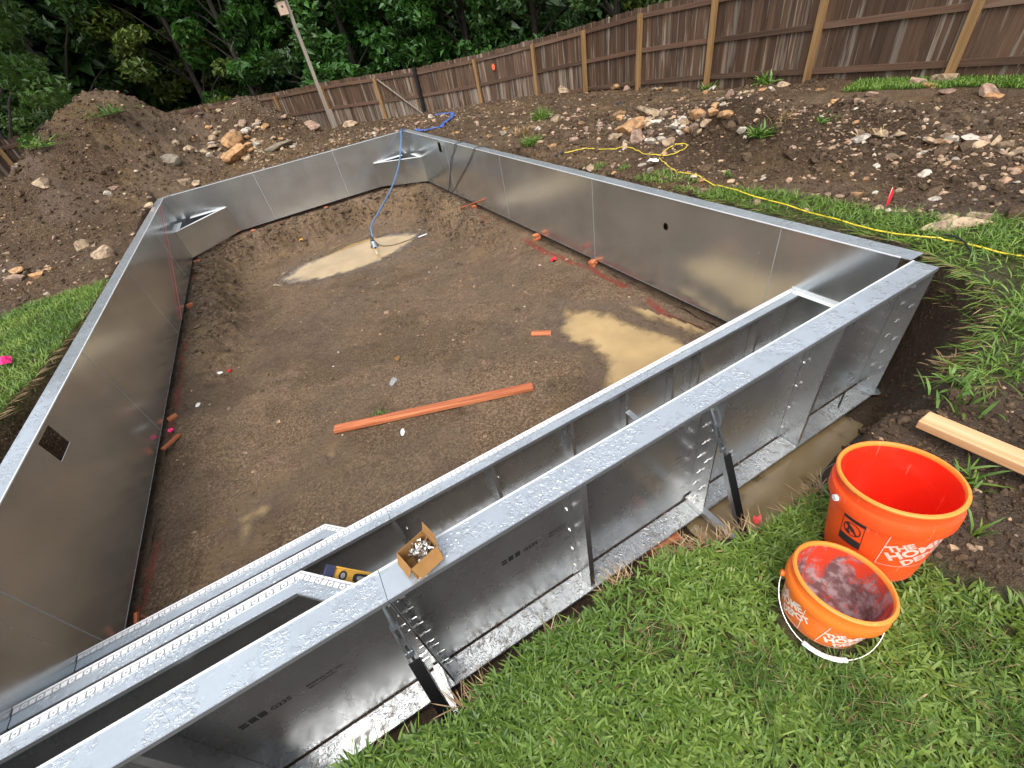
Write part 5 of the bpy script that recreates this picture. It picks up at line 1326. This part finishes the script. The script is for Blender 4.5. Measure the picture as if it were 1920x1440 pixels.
# ---- WEEDS --------------------------------------------------------------
def weed(x, y, n, ln, wd, label, mat='weed', lean=(.1, .9), sp=.03, group='weeds on the dirt', z=None, name='weed'):
    zz = gz(x, y) if z is None else z
    root = thing(name, (x, y, zz), label, 'weed', group)
    Pw = np.stack([rng.normal(0, sp, n), rng.normal(0, sp, n), np.zeros(n) - .004], 1)
    blades('leaves', Pw, ln, wd, M[mat], lean, .8, None, kind=None, parent=root)
    st = MB()
    for k in range(max(2, n // 14)):
        a = random.uniform(0, 6.28); l = ln * random.uniform(.5, .8); st.tube([(0, 0, -.01), (math.cos(a) * l * .25, math.sin(a) * l * .25, l * .6), (math.cos(a) * l * .6, math.sin(a) * l * .6, l)], [.0035, .003, .0015], 5)
    me = st.mesh('stem', (0, 0, 0), M[mat]); me.attributes.new('rnd', 'FLOAT', 'POINT'); place('stem', me, root)
    return root
weed(1.39, 2.26, 90, .15, .020, 'leafy green weed on the crest of the dark soil mound', sp=.05)
weed(1.64, 2.21, 60, .16, .008, 'dry tangled grass tuft on top of the dark soil mound', 'dry', sp=.06)
weed(1.565, 7.06, 150, .24, .012, 'round green grass tuft far out on the right dirt', 'grass2', sp=.09)
weed(.75, 6.35, 90, .19, .012, 'dusty grass tuft left of the round green tuft', 'dry', sp=.08)
weed(.40, 5.55, 110, .19, .012, 'yellow green grass clump just behind the right wall', 'grass2', sp=.07)
weed(2.08, 2.03, 40, .10, .012, 'flat pale green sprout right of the dark soil mound', sp=.05)
weed(2.12, 1.55, 50, .11, .009, 'straw coloured grass beside the pale slab row', 'dry', sp=.07)
weed(.73, 2.07, 26, .09, .012, 'small sprout near the curve of the yellow cord', sp=.03)
weed(5.95, 7.0, 60, .22, .03, 'weed at the foot of the fence post beside the tan boulders', sp=.08)
weed(5.95, 5.6, 70, .26, .03, 'tall weed leaning on the fence pickets', sp=.08)
weed(-1.13, -.80, 22, .12, .012, 'broad leaved sprout above the sawn board', sp=.05)
weed(-1.06, -.72, 16, .10, .013, 'thin sprout beside the flat stone on the cut bank', sp=.05)
weed(-1.60, -1.0, 26, .10, .008, 'grass sprout between the large bucket and the board', 'grass2', sp=.03)
weed(-1.86, -1.12, 7, .12, .008, 'single tall grass sprig behind the large bucket', 'grass2', (.0, .3), .008)
weed(-.72, -.60, 110, .11, .005, 'spiky half dry tuft on the lip of the right bank', 'dry', (.3, 1.2), .03)
weed(-3.47, 2.44, 50, .07, .005, 'tiny grass tuft under the long orange timber', 'grass2', (.2, 1.1), .03, z=fz(-3.47, 2.44))
weed(-3.75, 13.5, 16, .22, .03, 'green sprig on the rubble heap by the orange boulders', sp=.05)
weed(-6.0, 13.4, 120, .38, .022, 'pale willowy weed on the side of the big dirt mound', 'leaf4', (.5, 1.5), .20)
weed(-7.25, 12.6, 90, .36, .022, 'yellow green shrub sprig at the left foot of the mound', 'weed', (.4, 1.4), .18)

# ---- BUCKETS ------------------------------------------------------------
def wrap(V, r_at, th0, h0, rot=0, grow=.0012):
    """flat print (x along the girth, y up) bent round a bucket"""
    c, s = math.cos(rot), math.sin(rot); out = []
    for v in V:
        x, y = v[0] * c - v[1] * s, v[0] * s + v[1] * c; z = h0 + y; r = r_at(z) + grow; a = th0 + x / r
        out.append((r * math.cos(a), r * math.sin(a), z))
    return out
def fine_quad(m, r_at, th0, h0, x0, x1, y0, y1, n=10, rot=0):
    V = []; F = []
    nx = max(1, int(n)); ny = 4
    for j in range(ny + 1):
        for i in range(nx + 1): V.append((x0 + (x1 - x0) * i / nx, y0 + (y1 - y0) * j / ny))
    for j in range(ny):
        for i in range(nx): a = j * (nx + 1) + i; F.append((a, a + 1, a + nx + 2, a + nx + 1))
    m.add(wrap(V, r_at, th0, h0, rot), F)
def tilt_quat(n):
    return Vector((0, 0, 1)).rotation_difference(Vector(n)).to_euler()
def bucket(loc, n, r0, r1, h, lab, mo, mi, mr, logo, warn, bail, band, scale_logo):
    b = local_thing('bucket', loc, lab, 'bucket', 'orange plastic buckets on the lawn', rot=tilt_quat(n))
    ra = lambda z: r0 + (r1 - r0) * min(1, max(0, z / (h * .78)))
    t = .003
    out = [(r0 - .012, -.001), (r0, .006), (ra(h * .2), h * .2), (ra(h * .45), h * .45), (ra(h * band[0]), h * band[0])]
    MB().lathe(out[::-1] , 64, False).build('shell', mo, b)
    c0, c1 = h * band[0], h * band[1]; rb = ra(c0)
    col = [(rb - .001, c0 - .001), (rb + .011, c0), (rb + .013, c0 + .006), (rb + .013, c1 - .008), (rb + .0105, c1), (r1 - .002, c1 + .002), (r1 - .002, h - .012)]
    MB().lathe(col[::-1], 64).build('collar', mo, b)
    rim = [(r1 - .0025, h - .0125), (r1 + .0045, h - .012), (r1 + .0065, h - .005), (r1 + .003, h), (r1 - .003, h + .0005), (r1 - .0062, h - .004), (r1 - .0062, h - .014)]
    MB().lathe(rim[::-1], 64).build('rim', mr, b)
    ins = [(r1 - .0062, h - .013), (ra(h * .6) - t, h * .6), (ra(h * .3) - t, h * .3), (r0 - t, .046), (r0 - .012, .040)]
    MB().lathe(ins, 64, False).add([( (r0 - .012) * math.cos(k * .0982), (r0 - .012) * math.sin(k * .0982), .040) for k in range(64)], [tuple(range(63, -1, -1))]).build('inside', mi, b)
    S = scale_logo
    for th0, hc in logo:
        pr = MB(); e = .062 * S; w = .0022
        for (x0, x1, y0, y1) in ((-e, e, e - w, e), (-e, e, -e, -e + w), (-e, -e + w, -e + w, e - w), (e - w, e, -e + w, e - w)): fine_quad(pr, ra, th0, hc, x0, x1, y0, y1, 12)
        for txt, sz, dx, dy in (('THE', .030, -.018, .022), ('HOME', .042, .004, -.010), ('DEPOT', .036, .020, -.044)):
            V, F = text_mesh(txt, sz * S, .045); V = [(v[0] + dx * S, v[1] + dy * S) for v in V]; pr.add(wrap(V, ra, th0, hc, R(33), .0014), F)
        pr.build('printed_logo', M['print'] if 'red' in mo.name else M['print2'], b)
    if warn:
        th0, hc = warn; wm = MB(); W2, H2 = .034, .068
        fine_quad(wm, ra, th0, hc, -W2, W2, H2 - .022, H2, 8)
        for (x0, x1, y0, y1) in ((-W2, -W2 + .0018, -H2, H2 - .022), (W2 - .0018, W2, -H2, H2 - .022), (-W2, W2, -H2, -H2 + .0018)): fine_quad(wm, ra, th0, hc, x0, x1, y0, y1, 6)
        fine_quad(wm, ra, th0, hc, -W2 + .002, W2 - .002, -H2 + .004, -.030, 8)
        # warning picture: a ring with a small figure bent over a pail
        n_ = 20; V = []; F = []
        for k in range(n_):
            a = 2 * math.pi * k / n_; V += [(.027 * math.cos(a), .010 + .030 * math.sin(a)), (.0235 * math.cos(a), .010 + .0265 * math.sin(a))]
            j = (k + 1) % n_; F.append((2 * k, 2 * j, 2 * j + 1, 2 * k + 1))
        wm.add(wrap(V, ra, th0, hc), F)
        def blob(pts): wm.add(wrap(pts, ra, th0, hc, 0, .0014), [tuple(range(len(pts)))])
        blob([(-.014 + .007 * math.cos(a), .024 + .007 * math.sin(a)) for a in np.linspace(0, 5.8, 10)])
        blob([(-.016, .018), (-.006, .024), (.006, .016), (.012, .004), (.004, -.002), (-.006, .006)])
        blob([(.004, .006), (.012, .004), (.020, -.008), (.016, -.012), (.008, -.004)]); blob([(-.012, .016), (-.006, .012), (-.008, -.004), (-.013, -.004)])
        blob([(-.018, -.002), (-.002, -.004), (-.004, -.017), (-.015, -.016)])
        wm.build('warning_label', M['ink'], b)
    # wire bail hanging down on the near side
    (a0, a1, drop, out_) = bail; pz = (c0 + c1) / 2 if band[2] else c0 - .004; rp = rb + .014
    A = np.array((rp * math.cos(a0), rp * math.sin(a0), pz)); B = np.array((rp * math.cos(a1), rp * math.sin(a1), pz)); am = (a0 + a1) / 2
    dn = np.array((math.cos(am) * out_, math.sin(am) * out_, pz - drop)); pts = []
    for k in range(25):
        t_ = k / 24; a = a0 + (a1 - a0) * t_; s_ = math.sin(math.pi * t_) ** .72; r = rp + .004 + (out_ - rp) * s_; pts.append((r * math.cos(a), r * math.sin(a), pz - drop * s_))
    MB().tube(pts, .0014, 6).build('bail_wire', M['wire'], b)
    if drop > .06:
        MB().tube([pts[9], pts[10], pts[11], pts[12], pts[13], pts[14], pts[15]], .0075, 10).build('grip', M['grip'], b)
    for a in (a0, a1):
        q = MB(); c = np.array((math.cos(a), math.sin(a), 0)); q.tube([c * (rb + .002) + [0, 0, pz], c * (rb + .022) + [0, 0, pz]], .011, 10); q.build('ear', M['grip'] if band[3] else mo, b)
    return b
bucket((-2.134, -.957, 1.055), (.04, .11, 1), .131, .1545, .372, 'large orange red bucket with a clean red inside standing by the dark soil', M['bucket_red'], M['bucket_red_in'], M['rim_or'],
       [(R(-121), .185)], (R(-186), .195), (R(150), R(-30), .045, .19), (.72, .86, True, True), 1.3)
bucket((-2.465, -1.0, 1.036), (.205, .012, 1), .110, .132, .205, 'small orange bucket with a cement smeared inside on the lawn', M['bucket_or'], M['bucket_or_in'], M['rim_or'],
       [(R(-128), .072), (R(150), .072)], None, (R(-236), R(-54), .115, .146), (.66, .80, False, False), .92)

# ---- TIMBER -------------------------------------------------------------
def timber(name, label, cat, p, q, w, h, mat, group=None, roll=0, bevel=.003, up=(0, 0, 1)):
    p, q = np.array(p, float), np.array(q, float); d = q - p; Ln = np.linalg.norm(d); m = MB(); m.box((-Ln / 2, -w / 2, -h / 2), (Ln / 2, w / 2, h / 2))
    o = m.build(name, M[mat], None, bevel=bevel); o.location = (p + q) / 2; o.rotation_euler = (roll, -math.asin(d[2] / Ln), math.atan2(d[1], d[0]))
    return tag(o, label, cat, group)
timber('timber', 'long orange stained timber lying on the pool floor', 'timber', (-3.925, 2.505, fz(-3.92, 2.5) + .028), (-2.05, 1.79, fz(-2.05, 1.79) + .026), .088, .040, 'red_wood')
timber('wood_block', 'short orange block on the pool floor beside the large puddle', 'wood block', (-1.575, 2.60, fz(-1.57, 2.6) + .012), (-1.395, 2.455, fz(-1.4, 2.45) + .014), .075, .03, 'red_wood')
timber('board', 'fresh tan sawn board resting on the dark soil behind the buckets', 'board', (-1.445, -.755, 1.112), (-1.415, -1.70, max(1.15, gz(-1.43, -1.0) + .04, gz(-1.43, -1.2) + .035, gz(-1.42, -1.4) + .03, gz(-1.42, -1.65) + .03)), .089, .040, 'tan_wood', bevel=.004)
timber('wood_block', 'orange block sticking out under the right end of the near wall', 'wood block', (-.02, -.055, -.035), (.135, -.175, -.035), .05, .05, 'red_wood')
timber('wood_block', 'orange block half hidden under the near wall flange by the lawn edge', 'wood block', (-2.36, -.10, -.05), (-2.10, -.16, -.05), .07, .05, 'red_wood')
def shim(x, y, n, label, yaw, w=.10, s=.075, tilt=.12):
    for k in range(n):
        z = (fz(min(-.02, max(-W + .02, x)), min(L - .02, y))) + .012 + k * .026
        m = MB(); m.box((-w / 2, -s / 2, -.012), (w / 2, s / 2, .012)); o = m.build('shim_block', M['red_wood'], None, bevel=.002)
        o.location = (x + random.uniform(-.012, .012), y + random.uniform(-.012, .012), z); o.rotation_euler = (random.uniform(-tilt, tilt) * .4, random.uniform(-tilt, tilt) * .5, yaw + random.uniform(-.35, .35))
        tag(o, label if n == 1 else label + (', lowest' if k == 0 else ', topmost' if k == n - 1 else ', middle one' if n == 3 else ', %s' % ('second lowest' if k == 1 else 'second highest')), 'shim block', 'orange shim blocks under the pool walls')
shim(-.075, 4.88, 4, 'orange shim block under the right wall short of the far corner', .3)
shim(-.05, 3.43, 3, 'orange shim block under the right wall below the small hole', .2)
shim(-.05, 7.42, 2, 'orange shim block under the right wall below the leaning stake', .2)
shim(-.25, 10.95, 1, 'orange shim block at the foot of the far right corner seat', .2)
shim(-2.53, 11.10, 1, 'orange shim block under the middle of the far wall', 1.6)
shim(-4.30, 11.08, 1, 'orange shim block under the far wall by the left corner seat', 1.6)
shim(-5.52, 10.05, 1, 'orange shim block at the foot of the far left corner seat', .2, .13)
shim(-5.54, 7.45, 2, 'orange shim block under the left wall below the pink string', .2)
shim(-5.54, 4.02, 1, 'pink painted stone like block under the left wall', .2)
timber('stake', 'thin orange stake lying against the right wall', 'stake', (-.22, 7.75, fz(-.22, 7.75) + .02), (-.02, 6.85, .19), .035, .02, 'red_wood')
timber('stake', 'orange stake lying by the foot of the left wall', 'stake', (-5.53, 3.36, .0), (-5.42, 3.58, fz(-5.42, 3.58) + .02), .04, .025, 'red_wood')
timber('stake', 'orange stake standing where the left wall meets the lowest step', 'stake', (-5.52, 1.36, -.02), (-5.49, 1.44, .04), .022, .022, 'red_wood')
def rod(name, label, pts, r, mat, cat, n=8, sp=6):
    o = MB().tube(spline(pts, sp) if len(pts) > 2 else pts, r, n).build(name, M[mat]); return tag(o, label, cat)
rod('rebar', 'rusty rod lying in the small puddle beside the right wall, nearer the bench', [(-.325, 1.99, -.118), (-.262, 1.585, -.118)], .008, 'rust', 'steel rod')
rod('rebar', 'rusty rod lying in the small puddle close under the right wall', [(-.175, 1.88, -.115), (-.105, 1.42, -.115)], .008, 'rust', 'steel rod')
rod('rebar', 'rusty rod leaning at the left end of the lowest step', [(-5.30, 1.20, .24), (-5.18, 1.14, -.06)], .009, 'rust', 'steel rod')
rod('stake_rod', 'thin black rod standing on the bottom flange at the right end of the near wall', [(-.372, -.078, .004), (-.235, -.028, .065)], .006, 'black', 'steel rod')
rod('pipe', 'short grey pipe lying beside the far puddle', [(-1.15, 8.27, -.56), (-.96, 8.20, -.53)], .018, 'wire', 'pipe')

# ---- BOX OF BOLTS, LEVEL ------------------------------------------------
bx = thing('cardboard_box', (-3.53, -.06, H), 'open brown cardboard box of bolts standing on the near wall flange', 'box')
Fp = np.array([-3.588, -.128, H + .001]); ex = np.array([.963, .27, 0]); ey = np.array([-.27, .963, 0]); ez = np.array([0, 0, 1.]); bw, bd, bhh = .13, .105, .085
def wallp(a, b, nm, mt='card'):
    m = MB(); m.slab([Fp + a, Fp + b, Fp + b + ez * bhh, Fp + a + ez * bhh], .002); return m.build(nm, M[mt], bx)
wallp(ex * 0, ex * bw, 'front_side'); wallp(ex * bw, ex * bw + ey * bd, 'end_side'); wallp(ex * bw + ey * bd, ey * bd, 'back_side', 'card'); wallp(ey * bd, ex * 0, 'end_side')
m = MB(); m.slab([Fp + ez * .001, Fp + ex * bw + ez * .001, Fp + ex * bw + ey * bd + ez * .001, Fp + ey * bd + ez * .001], .002); m.build('base', M['card_in'], bx)
top = Fp + ez * bhh
m = MB(); m.slab([top + ex * bw, top + ex * bw + ey * bd, top + ex * (bw + .012) + ey * (bd - .008) + ez * .055, top + ex * (bw + .012) + ey * .012 + ez * .05], .0018); m.build('flap', M['card'], bx)
m = MB(); m.slab([top, top + ey * bd, top - ex * .022 + ey * (bd - .01) - ez * .05, top - ex * .022 + ey * .008 - ez * .05], .0018); m.build('flap', M['card'], bx)
m = MB(); m.slab([top, top + ex * bw, top + ex * (bw - .01) - ey * .030 - ez * .055, top + ex * .01 - ey * .030 - ez * .055], .0018); m.build('flap', M['card'], bx)
LB = hexbolt(.0085, .006, .035).mesh('loose_bolt', mat=M['bolt'])
for k in range(34):
    o = bpy.data.objects.new('loose_bolt', LB); COL.objects.link(o); u, v = random.uniform(.12, .88), random.uniform(.12, .88)
    o.location = Fp + ex * bw * u + ey * bd * v + ez * (.012 + .008 * (k // 6) + random.uniform(0, .006)); o.rotation_euler = (random.uniform(0, 3.1), random.uniform(0, 3.1), random.uniform(0, 6.2))
    tag(o, 'shiny zinc bolt lying loose in the cardboard box', 'bolt', 'loose bolts in the cardboard box')
lv = thing('spirit_level', (-3.6, .15, .05), 'yellow spirit level with dark end cap leaning in the gap behind the near wall', 'spirit level')
Tp, Ep = np.array([-3.985, .300, .845]), np.array([-3.29, .040, .075]); dn = (Ep - Tp) / np.linalg.norm(Ep - Tp); view = np.array(CAM_LOC) - Tp; sd = np.cross(dn, view); sd /= np.linalg.norm(sd); fn = np.cross(sd, dn)
def lvbox(m, t0, t1, s0, s1, f0, f1): m.obox(Tp + dn * (t0 + t1) / 2 + sd * (s0 + s1) / 2 + fn * (f0 + f1) / 2, dn * (t1 - t0) / 2, sd * (s1 - s0) / 2, fn * (f1 - f0) / 2)
m = MB(); lvbox(m, .03, 1.06, -.036, -.028, -.012, .013); lvbox(m, .03, 1.06, .028, .036, -.012, .013); m.build('rail', M['yellow'], lv)
m = MB(); lvbox(m, .03, 1.06, -.0275, .0275, -.004, .005); m.build('web', M['yellow'], lv)
m = MB(); lvbox(m, -.012, .0295, -.0365, .0365, -.014, .015); m.build('end_cap', M['navy'], lv)
def lvoval(t0, a, b, nm, mt, f, n=20, sq=2.0):
    pts = []
    for k in range(n):
        c, s_ = math.cos(6.2832 * k / n), math.sin(6.2832 * k / n); pts.append(Tp + dn * (t0 + a * math.copysign(abs(c) ** (2 / sq), c)) + sd * b * math.copysign(abs(s_) ** (2 / sq), s_) + fn * f)
    m = MB(); m.slab(pts, .004); return m.build(nm, M[mt], lv)
lvoval(.075, .019, .022, 'vial_ring', 'black', .007); lvoval(.075, .011, .013, 'vial', 'glass', .0095)
lvoval(.185, .058, .022, 'vial_ring', 'black', .007, 28, 4); lvoval(.185, .040, .011, 'vial', 'glass', .0095, 28, 4)

# ---- PUMP, HOSES, CORDS -------------------------------------------------
pz = -.62; pp = thing('sump_pump', (-2.06, 8.72, pz), 'black submersible pump standing in the far puddle', 'pump')
m = MB(); m.lathe([(.0, .17), (.05, .17), (.062, .155), (.066, .05), (.075, .04), (.08, .0), (.0, 0)], 20); q = m.mesh('body', (0, 0, 0), M['turn']); place('body', q, pp)
for k in range(3): a = k * 2.1 + .4; m = MB(); m.obox((.075 * math.cos(a), .075 * math.sin(a), .0), (.02, 0, 0), (0, .016, 0), (0, 0, .05)); place('foot', m.mesh('foot', (0, 0, 0), M['black']), pp)
m = MB(); m.lathe([(0, .235), (.03, .235), (.034, .19), (.044, .18), (.044, .165), (0, .165)], 16); place('top_cap', m.mesh('top_cap', (0, 0, 0), M['black']), pp)
m = MB(); m.tube(spline([(.02, .0, .2), (.0, .01, .26), (-.04, .02, .27)], 5), .008, 8); place('handle', m.mesh('handle', (0, 0, 0), M['black']), pp)
hp = [(-2.03, 8.74, pz + .22), (-1.93, 8.95, -.22), (-1.55, 9.35, -.05), (-1.0, 9.95, .18), (-.55, 10.45, .50), (-.24, 10.85, .86), (-.10, 11.06, 1.06), (-.03, 11.17, 1.10), (.05, 11.27, 1.06)]
rod('blue_hose', 'blue discharge hose rising from the pump over the far right corner', hp, .019, 'hose', 'hose', 10, 8)
fl = spline([(.10, 11.30, 1.03), (.30, 10.75, 1.05), (.42, 10.42, 1.06), (.62, 10.30, 1.05), (.85, 10.62, 1.05), (1.12, 11.1, 1.03), (1.55, 11.75, 1.0), (1.95, 12.6, .97), (2.05, 13.1, .95), (1.75, 13.5, .94)], 8)
m = MB(); V = []; F = []
for i, p_ in enumerate(fl):
    d = fl[min(i + 1, len(fl) - 1)] - fl[max(i - 1, 0)]; d[2] = 0; d /= np.linalg.norm(d); s_ = np.array([-d[1], d[0], 0]) * (.052 + .010 * math.sin(i * .5)); zz = gz(p_[0], p_[1]) + .035 + .008 * abs(math.sin(i * .4)); c = np.array([p_[0], p_[1], zz])
    V += [c - s_, c + np.array([0, 0, .018]), c + s_, c - np.array([0, 0, .012])]
    if i: b = 4 * (i - 1); F += [(b + k, b + (k + 1) % 4, b + 4 + (k + 1) % 4, b + 4 + k) for k in range(4)]
m.add(V, F, True); tag(m.build('lay_flat_hose', M['hose2']), 'crumpled blue lay flat hose on the dirt behind the far right corner', 'hose')
yc = [(.40, 4.60), (.47, 4.54), (.60, 4.47), (.69, 4.33), (.80, 4.02), (.96, 3.90), (.95, 3.72), (.91, 3.50), (.94, 3.29), (1.10, 3.14), (1.26, 3.15), (1.33, 3.25), (1.24, 3.35), (1.02, 3.31), (.87, 3.22), (.72, 2.94), (.63, 2.68), (.60, 2.40), (.50, 2.10), (.46, 1.79), (.42, 1.46), (.41, 1.20), (.39, .94), (.345, .66), (.325, .42), (.345, .22), (.40, .10), (.43, -.01), (.43, -.15), (.42, -.30), (.44, -.60), (.5, -1.1)]
ys = spline([(x, y, 0) for x, y in yc], 5); ys = [(p_[0], p_[1], max(gz(p_[0], p_[1]) + .012, .98) + (.012 if p_[1] < .05 else .024 if p_[1] < 2.0 else .008)) for p_ in ys]
yl = MB().tube(ys, .0056, 8).build('extension_cord', M['cord_y']); tag(yl, 'yellow extension cord winding along the right wall with one loop in the rubble', 'cord')
pg = MB().tube([(.30, 4.70, gz(.30, 4.7) + .03), (.40, 4.60, gz(.4, 4.6) + .03)], .016, 8).build('plug', M['cord_k'], yl)
rod('power_cord', 'black cord hanging down the right wall from the flange at a slant', [(.30, 6.7, 1.05), (.12, 6.82, 1.078), (-.012, 6.86, 1.072), (-.015, 7.1, .90), (-.016, 7.42, .70), (-.018, 8.0, .36), (-.02, 8.42, .10), (-.12, 8.6, -.06)], .0065, 'cord_k', 'cord', 6)
rod('power_cord', 'black cord hanging almost upright down the far part of the right wall', [(.30, 7.6, 1.05), (.12, 7.68, 1.078), (-.012, 7.73, 1.072), (-.015, 7.95, .90), (-.016, 8.2, .72), (-.02, 8.73, .09), (-.1, 8.8, -.05)], .0065, 'cord_k', 'cord', 6)
rod('pump_cord', 'thin black cord trailing from the pump across the far puddle', [(-2.0, 8.75, -.50), (-1.95, 8.70, -.585), (-1.86, 8.55, -.593), (-1.67, 8.43, -.594), (-1.43, 8.40, -.59), (-1.12, 8.38, -.56), (-.92, 8.45, -.42), (-.70, 8.7, -.2)], .008, 'cord_k', 'cord', 6)
rod('black_wire', 'black wire hanging from the right lawn into the cut bank', [(.48, .10, 1.06), (.44, -.02, 1.08), (.36, -.12, 1.07), (.22, -.25, 1.02), (.10, -.36, .90), (.02, -.46, .72), (.0, -.50, .58)], .006, 'cord_k', 'wire', 6)
rod('root', 'thin dark root sticking out of the cut bank at the right corner', [(.26, .02, .90), (.16, -.16, .88), (.10, -.26, .84)], .006, 'bark', 'root', 6)
rod('string', 'pink mason string stretched down the left wall', [(-W + .012, 10.38, 1.06), (-W + .02, 8.9, .62), (-W + .02, 6.70, .02)], .004, 'string', 'string', 5, 3)
# ---- FLAGS, SCRAPS ------------------------------------------------------
def flag(x, y, label, mat, pts, wire_h, z0=None):
    z = gz(x, y) if z0 is None else z0; f = local_thing('marker_flag', (x, y, z), label, 'flag', 'marker flags')
    place('wire', MB().tube([(0, 0, -.05), (0, 0, wire_h)], .0016, 5).mesh('wire', (0, 0, 0), M['wire']), f); m = MB(); m.slab(pts, .0015); place('cloth', m.mesh('cloth', (0, 0, 0), M[mat]), f)
flag(.92, .66, 'red marker flag hanging limp in the dirt beyond the right lawn', 'flag', [(0, 0, .02), (.02, -.012, .045), (.022, -.014, .12), (.01, -.006, .18), (-.006, .004, .14)], .18)
def crumple(name, x, y, z, label, mat, rx, ry, cat='scrap', group=None, seed=0, h=.02):
    r = np.random.default_rng(seed); m = MB(); n = 9; ring = [(rx * math.cos(k * .698) * r.uniform(.6, 1.15), ry * math.sin(k * .698) * r.uniform(.6, 1.15), r.uniform(0, h)) for k in range(n)]
    V = [(0, 0, h * 1.1)] + ring + [(a * .55 + .004, b * .55, h * r.uniform(.5, 1.4)) for a, b, c in ring]
    F = [(0, 10 + k, 10 + (k + 1) % n) for k in range(n)] + [(10 + k, 1 + k, 1 + (k + 1) % n, 10 + (k + 1) % n) for k in range(n)]
    m.add(V, F); o = m.build(name, M[mat]); o.location = (x, y, z); o.rotation_euler = (0, 0, r.uniform(0, 6)); md = o.modifiers.new('t', 'SOLIDIFY'); md.thickness = .0015
    return tag(o, label, cat, group)
crumple('pink_marker', -6.32, 4.17, gz(-6.32, 4.17) + .05, 'bright pink marker flag lying in the grass at the left edge', 'pink', .10, .085, 'flag', seed=3, h=.05)
for i, (x, y, lab, s_) in enumerate([(-5.28, 4.12, 'crumpled white scrap on the pool floor near the left wall', .055), (-3.36, 2.06, 'small white scrap beside the grass tuft under the timber', .05), (-5.08, 4.82, 'white scrap by the pink stone at the left bank', .05), (-.20, 2.52, 'pale flat plastic scrap near the base of the right wall', .09), (-3.2, 2.90, 'pale wet patch of plastic film on the middle of the pool floor', .085), (-3.03, 3.30, 'flat brown stone like scrap on the middle of the pool floor', .07)]):
    crumple('scrap', x, y, fz(x, y) + .006, lab, 'paper' if i < 3 else 'rail' if i == 3 else 'glass' if i == 4 else 'card_in', s_, s_ * .55, seed=20 + i, h=.014)
crumple('pink_stone', -4.98, 4.87, fz(-4.98, 4.87) + .006, 'small pink painted stone on the left bank', 'flag', .03, .028, 'stone', seed=31, h=.03)
crumple('pink_stone', -.30, 4.05, fz(-.3, 4.05) + .006, 'red painted stone on the paint line by the right wall', 'flag', .06, .055, 'stone', seed=33, h=.045)
crumple('pink_stone', -5.50, 3.70, fz(-5.5, 3.7) + .02, 'pink painted pebble at the foot of the left wall near the stake', 'pink', .035, .03, 'stone', seed=34, h=.04)
crumple('yellow_scrap', -3.42, 10.55, fz(-3.42, 10.55) + .02, 'yellow and white wrapper on the far bank', 'yellow', .06, .05, seed=35, h=.04)
crumple('white_scrap', .62, 3.05, gz(.62, 3.05) + .03, 'white scrap with a black piece behind the right wall', 'paper', .09, .05, seed=36, h=.04)
crumple('dark_scrap', 3.9, 7.6, gz(3.9, 7.6) + .03, 'dark flat scrap on the bare dirt below the fence', 'black', .16, .07, seed=37, h=.04)
rl = local_thing('red_leaf', (-2.335, -.675, gz(-2.335, -.69) + .005), 'red leaf sprig at the lawn edge beside the second brace', 'leaf')
for k, (a, l) in enumerate(((.3, .05), (1.4, .045), (2.4, .04))):
    m = MB(); d = np.array((math.cos(a) * .5, math.sin(a) * .5, .9)); s_ = np.array((-math.sin(a), math.cos(a), 0)) * .012; m.add([(0, 0, .03), d * l * .5 + s_ + [0, 0, .03], d * l + [0, 0, .03], d * l * .5 - s_ + [0, 0, .03]], [(0, 1, 2, 3)]); place('leaf', m.mesh('leaf', (0, 0, 0), M['red_leaf']), rl)
place('stem', MB().tube([(0, 0, -.02), (0, 0, .035)], .0015, 5).mesh('stem', (0, 0, 0), M['dry']), rl)
print('objects', len(bpy.data.objects), 'script built')
